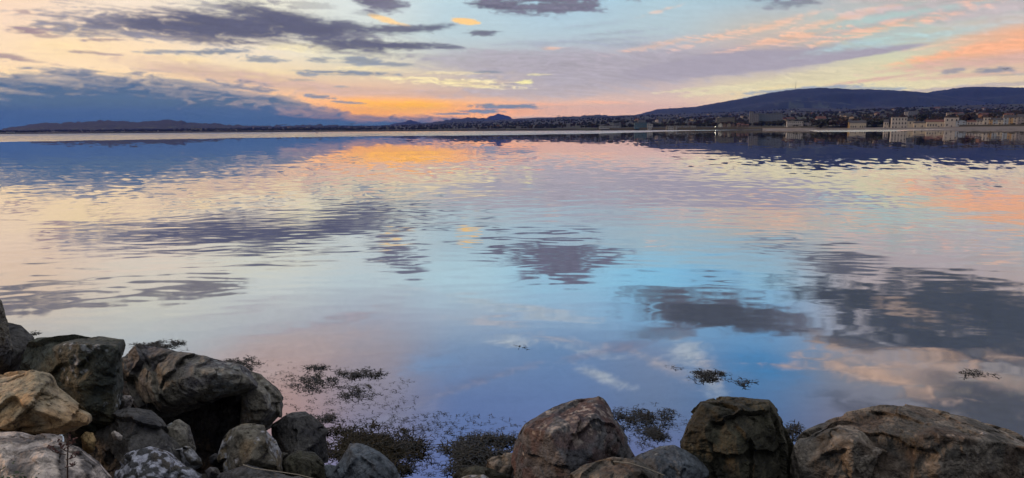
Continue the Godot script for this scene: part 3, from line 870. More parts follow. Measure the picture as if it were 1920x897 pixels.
	box(small, Vector3(-4.5, -1.5, -3.5), Vector3(4.5, 4.6, 3.5))
	var sm := small.commit()
	small = begin()
	flat_faces(small, [Vector3(-4.8, 4.5, 3.9), Vector3(-4.8, 7.2, 0), Vector3(4.8, 7.2, 0), Vector3(4.8, 4.5, 3.9)])
	flat_faces(small, [Vector3(4.8, 4.5, -3.9), Vector3(4.8, 7.2, 0), Vector3(-4.8, 7.2, 0), Vector3(-4.8, 4.5, -3.9)])
	flat_faces(small, [Vector3(-4.5, 4.6, -3.5), Vector3(-4.5, 7.1, 0), Vector3(-4.5, 4.6, 3.5)])
	flat_faces(small, [Vector3(4.5, 4.6, 3.5), Vector3(4.5, 7.1, 0), Vector3(4.5, 4.6, -3.5)])
	var roofm: ArrayMesh = small.commit()
	rng.seed = 1234
	var tones := ["stone", "stone", "white", "brown", "grey"]
	for k in 70:
		var x := rng.randf_range(20, 1910)
		if k > 32: x = rng.randf_range(1150, 1915)
		var az := azimuth(x)
		var r := table(edge_shore, az) + rng.randf_range(250.0, 3300.0)
		var o := thing("far_house", "tiny pale house among the trees of the far slopes", "house", polar(az, r, land_height(az, r) + 1.5), "tiny houses scattered over the far slopes")
		o.rotation.y = rng.randf_range(-0.8, 0.8)
		var s := rng.randf_range(0.9, 1.6)
		o.scale = Vector3(s * rng.randf_range(0.9, 1.7), s, s)
		put("wall", sm, mats[tones[rng.randi() % 5]], o)
		put("roof", roofm, mats.slate if rng.randf() < 0.7 else mats.red_tile, o)
	# sea wall and shore road
	var wl := begin()
	var a0 := azimuth(1120)
	var a1 := azimuth(2100)
	for i in 90:
		var az := lerpf(a0, a1, i / 90.0)
		var bz := lerpf(a0, a1, (i + 1) / 90.0)
		var f := func(a, dr, y): return polar(a, table(edge_shore, a) + dr, y)
		flat_faces(wl, [f.call(az, 6.0, 0.5), f.call(az, 7.0, 5.0), f.call(bz, 7.0, 5.0), f.call(bz, 6.0, 0.5)])
		flat_faces(wl, [f.call(az, 7.0, 5.0), f.call(az, 8.0, 5.0), f.call(bz, 8.0, 5.0), f.call(bz, 7.0, 5.0)])
		flat_faces(wl, [f.call(az, 8.0, 5.0), f.call(az, 8.0, 1.5), f.call(bz, 8.0, 1.5), f.call(bz, 8.0, 5.0)])
	var o2 := put("sea_wall", wl.commit(), plain(Color(0.055, 0.058, 0.05), 0.95))
	tag(o2, "long dark sea wall running along the far shore", "wall")
	# parked cars
	cars()
	# trees that can be told apart
	tree(1577, 215.5, 1040, 44, "leaf_brown", 0, "broad brown bare tree left of the wide low cream house")
	tree(1540, 222, 1045, 40, "leaf_dark", 1, "dark spreading tree right of the white building with glazed end")
	tree(1726, 212, 1060, 22, "leaf_dark", 2, "dark evergreen tree towering behind the pair of cream cottages")
	tree(1748, 213.5, 1080, 14, "leaf_dark", 4, "dark conifer right of the evergreen behind the cottages")
	tree(1815, 210.5, 1070, 26, "leaf_brown", 3, "brown rounded tree behind the pale blue gabled house")
	tree(1851, 209.5, 1070, 24, "leaf_brown", 0, "brown tree rising behind the narrow white and ochre houses")
	tree(1640, 224, 1030, 26, "leaf_dark", 2, "dark bushy tree right of the wide low cream house")
	tree(1654, 223, 1035, 16, "leaf_green", 1, "dark green tree left of the narrow white house")
	tree(1428, 226, 1240, 20, "leaf_dark", 3, "dark round tree before the left part of the big blue grey block")
	tree(1452, 226.5, 1240, 24, "leaf_dark", 1, "dark round tree before the right part of the big blue grey block")
	tree(1493, 225, 1180, 18, "leaf_dark", 2, "dark tree rising behind the white modern villa")
	tree(1282, 231, 1450, 16, "leaf_dark", 0, "dark round tree behind the whitish gabled row")
	rng.seed = 77
	for k in 46:
		var x := rng.randf_range(1240, 1920)
		var az := azimuth(x)
		var r := table(edge_shore, az) + rng.randf_range(75, 170)
		var hgt := rng.randf_range(5.0, 9.5)
		var y := 448.5 - FOCAL * 0.0
		var top := polar(az, r, land_height(az, r) + hgt)
		var d := cam.basis.inverse() * (top - cam.position)
		y = 448.5 - FOCAL * d.y / -d.z
		tree(x, y, r, rng.randf_range(9, 18), ["leaf_dark", "leaf_brown", "leaf_green", "leaf_dark"][k % 4], k % 4, "dark tree in the line behind the houses on the right shore", "trees along the right shore")
	for k in 44:
		var x := rng.randf_range(1470, 1920)
		var az := azimuth(x)
		var r := table(edge_shore, az) + rng.randf_range(18, 30)
		var g := land_height(az, r)
		var t := thing("bush", "low dark bush along the shore road before the houses", "bush", polar(az, r, g), "bushes along the shore road")
		t.rotation.y = k
		var s := rng.randf_range(0.8, 1.5)
		var c := put("leaf_clump", crowns[k % 4], mats.leaf_dark, t, Vector3(0, -0.7, 0))
		c.scale = Vector3(s * 2.6, s * 1.5, s * 2.0)
	# mast on the mountain
	var mb := at_range(1492, 169.5, 9600.0)
	var mt := thing("transmitter_mast", "thin transmitter mast on the crest of the broad mountain", "mast", mb)
	var ms := begin()
	tube(ms, [Vector3(0, -25, 0), Vector3(0, 70, 0), Vector3(0, 118, 0)], [3.0, 2.2, 0.9], 6)
	put("pole", ms.commit(), mats.felt, mt)
	put("equipment_cabin", box_mesh(Vector3(-9, -22, -5), Vector3(9, 3, 5)), mats.grey, mt)
	# tower cranes
	for c in [[529, 233.0, "tower crane standing over the low shore, left one of two"], [660, 231.5, "tower crane standing over the low shore, right one of two"], [1050, 216.5, "tower crane on the wooded ridge left of the mountain"]]:
		var r := 4300.0 if c[0] < 900 else 5200.0
		var az := azimuth(c[0])
		var g := land_height(az, r)
		var top: float = at_range(c[0], c[1], r).y
		var cr := thing("tower_crane", c[2], "crane", polar(az, r, g))
		var h := top - g
		var s1 := begin()
		tube(s1, [Vector3(0, -2, 0), Vector3(0, h, 0)], [1.3, 1.3], 4)
		put("mast", s1.commit(), mats.felt, cr)
		s1 = begin()
		tube(s1, [Vector3(-11, h - 3, 0), Vector3(0, h - 2.6, 0), Vector3(32 * (1.0 if c[0] != 1050 else -0.7), h - 2.2, 4)], [1.0, 1.1, 0.7], 4)
		put("jib", s1.commit(), mats.felt, cr)
		put("counterweight", box_mesh(Vector3(-12, h - 6.5, -1.5), Vector3(-8, h - 3.6, 1.5)), mats.felt, cr)
	shore_lamp()

func cars() -> void:
	var body := begin()
	var prof := [Vector2(-2.1, 0.35), Vector2(-2.1, 0.85), Vector2(-1.35, 0.95), Vector2(-0.75, 1.45), Vector2(0.95, 1.48), Vector2(1.6, 1.0), Vector2(2.1, 0.9), Vector2(2.1, 0.35)]
	for z in [-0.85, 0.85]:
		var q := []
		for p in prof: q.append(Vector3(p.x, p.y, z))
		flat_faces(body, q)
	for i in prof.size():
		var p: Vector2 = prof[i]
		var n: Vector2 = prof[(i + 1) % prof.size()]
		flat_faces(body, [Vector3(p.x, p.y, 0.85), Vector3(n.x, n.y, 0.85), Vector3(n.x, n.y, -0.85), Vector3(p.x, p.y, -0.85)])
	var bm := body.commit()
	var glassm := begin()
	for z in [0.853, -0.853]:
		flat_faces(glassm, [Vector3(-1.15, 0.98, z), Vector3(-0.68, 1.38, z), Vector3(0.88, 1.40, z), Vector3(1.35, 1.02, z)])
	var gm := glassm.commit()
	var wheel := CylinderMesh.new()
	wheel.top_radius = 0.32
	wheel.bottom_radius = 0.32
	wheel.height = 0.2
	wheel.radial_segments = 14
	wheel.rings = 1
	var rubber := plain(Color(0.02, 0.02, 0.02), 0.8)
	var white := plain(Color(0.75, 0.75, 0.74), 0.3)
	var proto: Node3D
	var k := 0
	for x in [1557.0, 1689.5, 1695.0, 1704.0, 1710.5, 1720.0, 1726.0, 1745.0, 1762.0, 1784.0, 1802.0, 1838.0, 1868.0, 1480.0, 1473.0]:
		var az := azimuth(x)
		var r := table(edge_shore, az) + 14.0
		var pos := polar(az, r, land_height(az, r) + 0.35)
		if proto == null:
			proto = thing("parked_car", "white car parked alone near the dark trees left of the cream house", "car", pos, "white cars parked along the shore road")
			put("body", bm, white, proto)
			put("side_window", gm, mats.glass, proto)
			for w in [Vector3(-1.35, 0.32, 0.78), Vector3(1.35, 0.32, 0.78), Vector3(-1.35, 0.32, -0.78), Vector3(1.35, 0.32, -0.78)]:
				var wh := put("wheel", wheel, rubber, proto, w)
				wh.rotation.x = PI / 2
			proto.rotation.y = deg_to_rad(-az)
		else:
			var c := proto.duplicate()
			c.name = numbered("parked_car")
			add_child(c, true)
			c.position = pos
			c.rotation.y = deg_to_rad(-az) + 0.05 * (k % 3)
			tag(c, "white car parked on the road before the shore houses" if x > 1600 else "white car parked by the modern villa at the shore", "car")
		k += 1

func shore_lamp() -> void:
	var x := 1341.5
	var az := azimuth(x)
	var r := table(edge_shore, az) + 9.0
	var g := land_height(az, r)
	var l := thing("street_lamp", "lit white lamp on a short post at the far waterline", "lamp", polar(az, r, g))
	var head := at_range(x, 238.6, r).y - g
	head = maxf(head, 2.5)
	var st := begin()
	tube(st, [Vector3(0, -2, 0), Vector3(0, head - 0.5, 0)], [0.14, 0.09], 8)
	put("post", st.commit(), mats.felt, l)
	var glow := StandardMaterial3D.new()
	glow.albedo_color = Color(1, 1, 1)
	glow.emission_enabled = true
	glow.emission = Color(1.0, 0.96, 0.86)
	glow.emission_energy_multiplier = 12.0
	var sp := SphereMesh.new()
	sp.radius = 0.24
	sp.height = 0.48
	put("lamp_bulb", sp, glow, l, Vector3(0, head, 0))
	put("lamp_cap", box_mesh(Vector3(-0.6, 0.26, -0.4), Vector3(0.6, 0.36, 0.4)), mats.felt, l, Vector3(0, head, 0))
	var li := OmniLight3D.new()
	li.name = "lamp_light"
	li.light_color = Color(1.0, 0.96, 0.86)
	li.light_energy = 60.0
	li.light_size = 0.2
	li.omni_range = 400.0
	li.omni_attenuation = 2.0
	li.shadow_enabled = true
	l.add_child(li)
	li.position = Vector3(0, head, 0)

# ------------------------------------------------------------------ boulders
var rock_mat := {}
func prepare_rocks() -> void:
	fn.r1 = noise(0.9, 101, 4)
	fn.r2 = noise(3.2, 102, 4)
	fn.r3 = noise(13.0, 103, 3)
	fn.chip = noise(3.4, 104, 1, FastNoiseLite.TYPE_CELLULAR)
	fn.chip.cellular_return_type = FastNoiseLite.RETURN_CELL_VALUE
	fn.chip.cellular_jitter = 1.0
	fn.chip2 = noise(5.5, 105, 1, FastNoiseLite.TYPE_CELLULAR)
	fn.chip2.cellular_return_type = FastNoiseLite.RETURN_DISTANCE2_SUB
	fn.crack = noise(1.5, 106, 3)
	fn.crack.fractal_type = FastNoiseLite.FRACTAL_RIDGED
	fn.spot = noise(17.0, 107, 3)
	fn.blot = noise(1.7, 108, 3)
	fn.blot2 = noise(4.5, 109, 3)
	var grain := NoiseTexture2D.new()
	grain.width = 512
	grain.height = 512
	grain.seamless = true
	var gn := noise(0.02, 111, 7)
	gn.fractal_gain = 0.72
	grain.noise = gn
	var ramp := Gradient.new()
	ramp.offsets = PackedFloat32Array([0.18, 0.40, 0.58, 0.85])
	ramp.colors = PackedColorArray([Color(0.42, 0.42, 0.43), Color(0.80, 0.79, 0.78), Color(0.97, 0.96, 0.95), Color(1, 1, 1)])
	grain.color_ramp = ramp
	var relief := NoiseTexture2D.new()
	relief.width = 512
	relief.height = 512
	relief.seamless = true
	var rn := noise(0.016, 112, 7)
	rn.fractal_gain = 0.62
	relief.noise = rn
	var m := StandardMaterial3D.new()
	m.vertex_color_use_as_albedo = true
	m.albedo_texture = grain
	m.heightmap_enabled = true
	m.heightmap_texture = relief
	m.heightmap_scale = 3.0
	m.uv1_triplanar = true
	m.uv1_scale = Vector3(1.7, 1.7, 1.7)
	m.roughness = 0.78
	m.metallic_specular = 0.4
	mats.rock = m

func cube_point(face: int, i: float, j: float, n: int) -> Vector3:
	var a := tan((2.0 * i / (n - 1) - 1.0) * PI / 4)
	var b := tan((2.0 * j / (n - 1) - 1.0) * PI / 4)
	match face:
		0: return Vector3(1, b, -a).normalized()
		1: return Vector3(-1, b, a).normalized()
		2: return Vector3(a, 1, -b).normalized()
		3: return Vector3(a, -1, b).normalized()
		4: return Vector3(a, b, 1).normalized()
	return Vector3(-a, b, -1).normalized()

func hull_planes(p: Array) -> Array:
	var out := []
	var n := p.size()
	for i in n:
		for j in range(i + 1, n):
			for k in range(j + 1, n):
				var a: Vector3 = p[i]
				var nn: Vector3 = (p[j] - a).cross(p[k] - a)
				if nn.length() < 1e-5: continue
				nn = nn.normalized()
				var d := nn.dot(a)
				var pos := false
				var neg := false
				for q in p:
					var s: float = nn.dot(q) - d
					if s > 0.0008: pos = true
					elif s < -0.0008: neg = true
					if pos and neg: break
				if pos and neg: continue
				if pos:
					nn = -nn
					d = -d
				var dup := false
				for e in out:
					if e[0].dot(nn) > 0.9995 and absf(e[1] - d) < 0.004:
						dup = true
						break
				if not dup: out.append([nn, d])
	return out

const STYLES := {
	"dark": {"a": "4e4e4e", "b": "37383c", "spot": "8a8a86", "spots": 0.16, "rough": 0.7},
	"green_dark": {"a": "403f34", "b": "2d2d27", "spot": "7c7868", "spots": 0.10, "rough": 0.9},
	"square": {"a": "4a4d46", "b": "3a4140", "spot": "b4bcc4", "spots": 0.20, "rough": 0.7, "blot": "6a6650", "blots": 0.25},
	"slab": {"a": "74726a", "b": "56565a", "spot": "9aa0a0", "spots": 0.2, "rough": 0.8, "blot": "77736a", "blots": 0.3},
	"tan": {"a": "b09c80", "b": "928872", "spot": "5c5648", "spots": 0.20, "rough": 1.0, "blot": "c29a68", "blots": 0.28},
	"striped": {"a": "c2b8ae", "b": "a8a09a", "spot": "4a4e52", "spots": 0.05, "rough": 0.7, "strata": "3c3f46"},
	"lichen": {"a": "4c4e52", "b": "3c3e40", "spot": "c9cfe0", "spots": 0.72, "rough": 0.9, "blot": "6f5f44", "blots": 0.15},
	"pale_patch": {"a": "6a675c", "b": "524f48", "spot": "b8bcc4", "spots": 0.46, "rough": 0.9, "blot": "8a7858", "blots": 0.25},
	"rust": {"a": "56575a", "b": "43444a", "spot": "b4aca4", "spots": 0.14, "rough": 0.5, "blot": "6a4a40", "blots": 0.28, "white": 1.0},
	"slate": {"a": "565e66", "b": "454c54", "spot": "8a949a", "spots": 0.12, "rough": 0.6},
	"buff": {"a": "787269", "b": "4c4a46", "spot": "a9a096", "spots": 0.14, "rough": 0.7, "blot": "5c4c40", "blots": 0.3},
	"quartz": {"a": "bab4ae", "b": "a09a96", "spot": "6a6668", "spots": 0.12, "rough": 0.7},
	"stone": {"a": "a08a64", "b": "8a7858", "spot": "5c5648", "spots": 0.1, "rough": 0.8}}

# A boulder: convex lobes given by outline points (x, y of the picture, at their own depth in metres), nearer points in front of them,
# and a smaller back; each lobe is a closed fractured surface with its own chips, cracks and grain.
func boulder(called: String, label: String, style: String, lobes: Array, group := "") -> void:
	var s: Dictionary = STYLES[style]
	var ca := lin(s.a) * 1.6
	var cb := lin(s.b) * 1.5
	var cs := lin(s.spot)
	var cblot := lin(s.get("blot", s.a))
	var cstrata := lin(s.get("strata", s.a))
	var v := PackedVector3Array()
	var idx := PackedInt32Array()
	var col := PackedColorArray()
	var origin := Vector3.ZERO
	for L in lobes.size():
		var lobe: Dictionary = lobes[L]
		var pts := []
		var mid := Vector2.ZERO
		for o in lobe.out: mid += Vector2(o[0], o[1])
		mid /= lobe.out.size()
		for o in lobe.out:
			pts.append(at_depth(o[0], o[1], lobe.d + (o[2] if o.size() > 2 else 0.0)))
		for o in lobe.get("front", []):
			pts.append(at_depth(o[0], o[1], lobe.d - o[2]))
		var thick: float = lobe.get("back", 0.6)
		for o in lobe.out:
			var q := mid + (Vector2(o[0], o[1]) - mid) * 0.72
			pts.append(at_depth(q.x, q.y, lobe.d + thick))
		var c := Vector3.ZERO
		for p in pts: c += p
		c /= pts.size()
		if L == 0: origin = c
		var planes := hull_planes(pts)
		var pn := PackedVector3Array()           # normal / distance from the centre
		for e in planes:
			var h: float = e[1] - e[0].dot(c)
			if h > 0.001: pn.append(e[0] / h)
		rng.seed = 7000 + v.size() + int(lobe.out[0][0] * 3.0)
		var cuts := 7                           # fracture planes that shave corners and edges off the lobe
		for k in cuts:
			var dir := Vector3(rng.randf_range(-1, 1), rng.randf_range(-1, 1), rng.randf_range(-1, 1)).normalized()
			var support := 0.0
			for p in pts: support = maxf(support, (p - c).dot(dir))
			pn.append(dir / (support * rng.randf_range(0.84, 0.97)))
		var size := 0.0
		for p in pts: size = maxf(size, p.distance_to(c))
		var res := int(clampf(size * 150.0, 20.0, 140.0))
		var rough: float = s.rough * clampf(size / 0.6, 0.15, 1.15)
		var bedding := Vector3(rng.randf_range(-1, 1), rng.randf_range(0.2, 1.2), rng.randf_range(-0.4, 1)).normalized()
		var joints := bedding.cross(Vector3(rng.randf_range(-1, 1), rng.randf_range(-0.3, 0.3), rng.randf_range(-1, 1))).normalized()
		var strata_dir := Vector3(0.25, 0.95, 0.2).normalized()
		for face in 6:
			var start := v.size()
			var side := maxi(12, res / 3) if face == 3 or face == 5 else res
			var block := 10
			var near := []                            # the planes that can matter in each block of the face
			var blocks := (side + block - 1) / block
			for bj in blocks:
				for bi in blocks:
					var um := cube_point(face, minf(bi * block + block * 0.5, side - 1.0), minf(bj * block + block * 0.5, side - 1.0), side)
					var tm := 0.0
					for q in pn: tm = maxf(tm, q.dot(um))
					var few := PackedVector3Array()
					for q in pn:
						if q.dot(um) > tm * (1.0 - 16.0 / side): few.append(q)
					near.append(few)
			for j in side:
				for i in side:
					var u := cube_point(face, i, j, side)
					var few: PackedVector3Array = near[(j / block) * blocks + i / block]
					var top := 0.0
					for q in few:
						top = maxf(top, q.dot(u))
					var acc := 0.0                     # a soft maximum rounds the edges a little
					for q in few:
						var w := q.dot(u) / top
						if w > 0.97: acc += pow(w, 260.0)
					var rr := 1.0 / (top * pow(acc, 1.0 / 260.0))
					var p := c + u * rr
					var x := p + Vector3(L * 7.0, 0, 0)
					var wob: float = fn.r2.get_noise_3dv(x)
					var wp := x + Vector3(wob, fn.r1.get_noise_3dv(x), -wob) * 0.20
					var low: float = fn.r1.get_noise_3dv(x)
					var fine_: float = fn.r3.get_noise_3dv(x)
					var d: float = low * 0.012 + 0.030 + wob * 0.008 + fine_ * 0.007
					d += (fn.chip.get_noise_3d(wp.x, wp.y * 1.3, wp.z)) * 0.010
					var cr: float = fn.crack.get_noise_3dv(wp)
					d -= smoothstep(0.72, 0.93, cr) * 0.025
					# ledges along the bedding and along a joint set across it
					var bed: float = p.dot(bedding) * 4.6 + wob * 0.22 + low * 0.5
					d -= (bed - floorf(bed)) * 0.060 * smoothstep(-0.12, 0.06, fn.blot.get_noise_3dv(x * 0.8 + Vector3(4, 4, 9)))
					var joint: float = p.dot(joints) * 3.4 + wob * 0.16 - low * 0.3
					d -= (joint - floorf(joint)) * 0.055 * smoothstep(-0.02, 0.10, fn.blot.get_noise_3dv(x * 0.8 + Vector3(14, 2, 3)))
					var layer := 0.0
					if s.has("strata"):
						layer = sin((p.dot(strata_dir) + wob * 0.05 + fn.r1.get_noise_3dv(x) * 0.10) * 62.0)
						d += layer * 0.006
					p += u * d * rough
					v.append(p - origin)
					# colour: two tones of stone, blots of stain, specks of lichen, dark joints
					var t := smoothstep(-0.35, 0.35, fn.blot.get_noise_3dv(x * 1.3) + 0.4 * fn.r3.get_noise_3dv(x * 0.7))
					var k := ca.lerp(cb, t)
					if s.has("blots"):
						k = k.lerp(cblot, s.blots * 2.0 * smoothstep(0.02, 0.3, fn.blot2.get_noise_3dv(x * 0.6 + Vector3(9, 2, 4))))
					if s.has("strata"):
						k = k.lerp(cstrata, smoothstep(0.15, 0.9, layer + fn.blot2.get_noise_3dv(x) * 0.9) * 0.75)
					var lich: float = fn.spot.get_noise_3dv(x) * (1.1 if style == "lichen" else 0.6) + fn.blot.get_noise_3dv(x + Vector3(3, 8, 1)) * (0.3 if style == "lichen" else 0.75)
					k = k.lerp(cs, smoothstep(0.55 - s.spots * 0.95, 0.66 - s.spots * 0.85, lich) * 0.85)
					if s.has("white"):
						var wl: float = fn.blot2.get_noise_3dv(x * 1.1 + Vector3(1, 5, 7)) + 0.35 * fn.r3.get_noise_3dv(x)
						k = k.lerp(Color(0.42, 0.39, 0.36), smoothstep(0.30, 0.40, wl) * smoothstep(0.25, 0.6, u.y) * 0.85)
						k = k.lerp(Color(0.14, 0.035, 0.02), smoothstep(0.16, 0.34, fn.blot2.get_noise_3dv(x * 0.7 + Vector3(8, 1, 2))) * 0.28)
					k = k.lerp(k * 0.45, smoothstep(0.66, 0.9, cr) * 0.7)
					col.append(Color(k.r, k.g, k.b))
			for q in grid_index(side, side): idx.append(start + q)
	var o := put(called, array_mesh(v, idx, col), mats.rock, null, origin)
	tag(o, label, "rock", group)

func make_rocks() -> void:
	boulder("boulder", "dark olive brown flat-topped boulder standing right of the rust stained boulder", "green_dark", [{"d": 4.5, "back": 0.5, "out": [[1272, 842], [1285, 800], [1297, 776], [1311, 753], [1345, 751], [1437, 757.5], [1448, 770], [1463, 800], [1480, 830], [1489, 870], [1492, 990], [1266, 990]], "front": [[1316, 758, 0.22], [1370, 764, 0.30], [1436, 763, 0.24], [1290, 830, 0.28], [1380, 800, 0.44], [1466, 830, 0.28], [1320, 990, 0.42], [1400, 990, 0.55], [1460, 990, 0.40]]}])
	boulder("boulder", "huge brown grey boulder with a long low crest filling the bottom right corner", "buff", [{"d": 4.4, "back": 0.9, "out": [[1488, 850], [1497, 822], [1513, 808], [1560, 786], [1602, 774], [1648, 758], [1668, 757], [1702, 768], [1742, 768], [1800, 786], [1852, 806], [1920, 822], [2010, 842], [2030, 1000], [1484, 1000]], "front": [[1600, 822, 0.30], [1700, 812, 0.42], [1770, 820, 0.55], [1880, 830, 0.50], [1990, 856, 0.4], [1560, 1000, 0.40], [1760, 1000, 0.62], [1960, 1000, 0.55]]}, {"d": 4.25, "back": 0.6, "out": [[1488, 862], [1496, 824], [1514, 808], [1572, 794], [1640, 800], [1700, 836], [1712, 1000], [1486, 1000]], "front": [[1506, 838, 0.16], [1600, 828, 0.30], [1662, 850, 0.24], [1520, 1000, 0.22], [1600, 1000, 0.34], [1670, 1000, 0.28]]}])
	boulder("boulder", "grey boulder with rust red stains and white patches on its sloping top", "rust", [{"d": 4.6, "back": 0.6, "out": [[956, 900], [963, 862], [966, 828], [986, 795], [1040, 764], [1086, 748], [1122, 742], [1133, 749], [1152, 790], [1181, 836], [1194, 872], [1204, 990], [948, 990]], "front": [[988, 804, 0.26], [1062, 816, 0.52], [1112, 796, 0.44], [1146, 800, 0.20], [985, 990, 0.36], [1080, 990, 0.58], [1150, 990, 0.40]]}])
	boulder("boulder", "smooth slate blue boulder wedged between rust stained and olive boulders", "slate", [{"d": 4.15, "back": 0.5, "out": [[1186, 862], [1210, 852], [1238, 840], [1264, 838], [1302, 858], [1342, 886], [1360, 990], [1180, 990]], "front": [[1230, 862, 0.15], [1290, 880, 0.2], [1250, 990, 0.4]]}])
	boulder("boulder", "low buff slab rock at the bottom edge before the rust stained boulder", "buff", [{"d": 3.55, "back": 0.4, "out": [[1062, 890], [1100, 873], [1150, 862], [1192, 868], [1242, 892], [1262, 990], [1050, 990]], "front": [[1110, 890, 0.12], [1180, 888, 0.16], [1150, 990, 0.4]]}])
	boulder("boulder", "small buff block tucked against the left foot of the rust stained boulder", "buff", [{"d": 5.0, "back": 0.35, "out": [[914, 866], [922, 856], [944, 851], [966, 850], [970, 900], [968, 960], [912, 960]], "front": [[925, 872, 0.1], [958, 876, 0.12], [940, 960, 0.2]]}])
	boulder("boulder", "low dark weedy rock at the bottom edge left of the rust stained boulder", "green_dark", [{"d": 4.8, "back": 0.35, "out": [[850, 892], [862, 880], [890, 874], [925, 880], [946, 890], [950, 980], [846, 980]], "front": [[890, 890, 0.14], [900, 980, 0.3]]}])
	boulder("boulder", "pale tip of a rock at the bottom edge before the low weedy rock", "pale_patch", [{"d": 4.0, "back": 0.3, "out": [[858, 900], [878, 892], [906, 893], [922, 904], [926, 980], [852, 980]], "front": [[885, 904, 0.1], [890, 980, 0.2]]}])
	# left
	boulder("boulder", "slim brown rock standing upright at the left edge of the picture", "slab", [{"d": 4.25, "back": 0.3, "out": [[-60, 560], [-20, 552], [2, 567], [9, 592], [13, 618], [22, 650], [18, 700], [-60, 720]], "front": [[-20, 600, 0.15], [-20, 690, 0.2]]}])
	boulder("boulder", "dark brown rounded rock behind the upright rock at the left edge", "dark", [{"d": 4.75, "back": 0.5, "out": [[-70, 600], [0, 606], [36, 614], [60, 635], [63, 648], [46, 684], [24, 712], [0, 740], [-70, 760]], "front": [[0, 630, 0.2], [20, 670, 0.25], [-30, 720, 0.3]]}])
	boulder("boulder", "big dark square boulder with flat top and pale lichen streak", "square", [{"d": 4.2, "back": 0.45, "out": [[58, 646], [76, 638], [112, 634], [140, 630], [160, 631], [192, 638], [226, 639], [230, 648], [228, 720], [220, 780], [206, 812], [150, 830], [104, 800], [56, 720], [44, 690]], "front": [[76, 652, 0.12], [150, 648, 0.26], [218, 652, 0.25], [212, 795, 0.24], [135, 790, 0.30], [66, 700, 0.16]]}])
	boulder("boulder", "long grey slab boulder arching over a black hollow", "slab", [{"d": 5.0, "back": 0.8, "out": [[230, 672], [250, 653], [290, 650], [345, 666], [402, 677], [452, 685], [486, 702], [480, 727], [396, 736], [345, 768], [312, 782], [286, 782], [240, 748], [227, 705]], "front": [[260, 690, 0.2], [300, 720, 0.32], [395, 700, 0.28], [450, 710, 0.18], [300, 765, 0.28], [370, 733, 0.3]]}, {"d": 5.1, "back": 0.5, "out": [[446, 690], [490, 702], [520, 730], [535, 757], [527, 783], [504, 804], [474, 812], [452, 806], [458, 770], [470, 738]], "front": [[490, 735, 0.2], [505, 765, 0.25], [480, 795, 0.22]]}])
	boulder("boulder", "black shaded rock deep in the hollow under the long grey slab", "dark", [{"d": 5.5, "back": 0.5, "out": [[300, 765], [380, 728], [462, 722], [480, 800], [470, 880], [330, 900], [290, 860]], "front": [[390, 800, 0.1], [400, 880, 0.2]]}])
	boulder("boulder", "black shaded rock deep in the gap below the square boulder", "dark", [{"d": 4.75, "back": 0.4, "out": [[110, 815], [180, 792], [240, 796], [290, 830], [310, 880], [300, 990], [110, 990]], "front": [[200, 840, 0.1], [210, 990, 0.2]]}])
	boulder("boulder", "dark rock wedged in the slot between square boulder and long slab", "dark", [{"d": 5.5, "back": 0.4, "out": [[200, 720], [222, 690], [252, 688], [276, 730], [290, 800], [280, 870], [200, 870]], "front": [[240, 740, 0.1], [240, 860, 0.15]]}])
	boulder("boulder", "coarse golden tan boulder at the left edge below the square boulder", "tan", [{"d": 3.45, "back": 0.5, "out": [[-80, 705], [0, 706], [34, 699], [66, 699], [90, 706], [102, 724], [120, 748], [162, 776], [165, 788], [146, 808], [110, 822], [30, 828], [-80, 830]], "front": [[0, 735, 0.18], [60, 750, 0.25], [70, 790, 0.36], [140, 795, 0.18], [-10, 810, 0.4]]}])
	boulder("boulder", "pale grey banded boulder in the bottom left corner", "striped", [{"d": 2.95, "back": 0.5, "out": [[-90, 808], [0, 808], [60, 813], [112, 820], [152, 838], [186, 866], [207, 894], [222, 1000], [-90, 1000]], "front": [[0, 840, 0.2], [90, 850, 0.22], [150, 890, 0.2], [60, 1000, 0.55]]}])
	boulder("boulder", "dark brown boulder below the white topped stone, left of the hollow", "dark", [{"d": 4.0, "back": 0.5, "out": [[186, 812], [208, 778], [240, 766], [282, 771], [306, 792], [328, 832], [352, 866], [340, 930], [180, 930]], "front": [[240, 790, 0.18], [290, 812, 0.2], [260, 860, 0.32], [330, 885, 0.2], [240, 930, 0.4]]}])
	boulder("boulder", "grey wedge rock leaning on the dark brown boulder beside the hollow", "slab", [{"d": 4.1, "back": 0.4, "out": [[304, 798], [336, 788], [353, 796], [363, 832], [367, 852], [352, 880], [316, 890], [306, 850]], "front": [[340, 812, 0.12], [340, 860, 0.16]]}])
	boulder("boulder", "pale mottled stone at the foot of the grey wedge rock", "pale_patch", [{"d": 3.85, "back": 0.25, "out": [[336, 842], [354, 838], [376, 860], [381, 874], [364, 886], [346, 872]], "front": [[358, 860, 0.08]]}])
	boulder("boulder", "rock crusted with white lichen at the bottom edge", "lichen", [{"d": 3.4, "back": 0.4, "out": [[222, 880], [244, 856], [282, 843], [312, 850], [346, 870], [376, 894], [400, 1000], [216, 1000]], "front": [[280, 868, 0.14], [330, 890, 0.16], [270, 1000, 0.4]]}])
	boulder("boulder", "angular rock with white streaks in front of the hollow", "pale_patch", [{"d": 4.0, "back": 0.45, "out": [[419, 820], [428, 808], [452, 797], [476, 796], [500, 800], [516, 822], [518, 846], [530, 862], [528, 900], [430, 910], [414, 856]], "front": [[452, 812, 0.14], [490, 822, 0.18], [470, 860, 0.26], [515, 872, 0.16], [440, 890, 0.24]]}])
	boulder("boulder", "black blocky rock at the water behind the white streaked rock", "dark", [{"d": 5.3, "back": 0.4, "out": [[506, 800], [530, 784], [548, 774], [573, 772], [581, 798], [600, 812], [614, 808], [618, 870], [506, 880]], "front": [[550, 800, 0.14], [590, 830, 0.16], [550, 860, 0.3]]}])
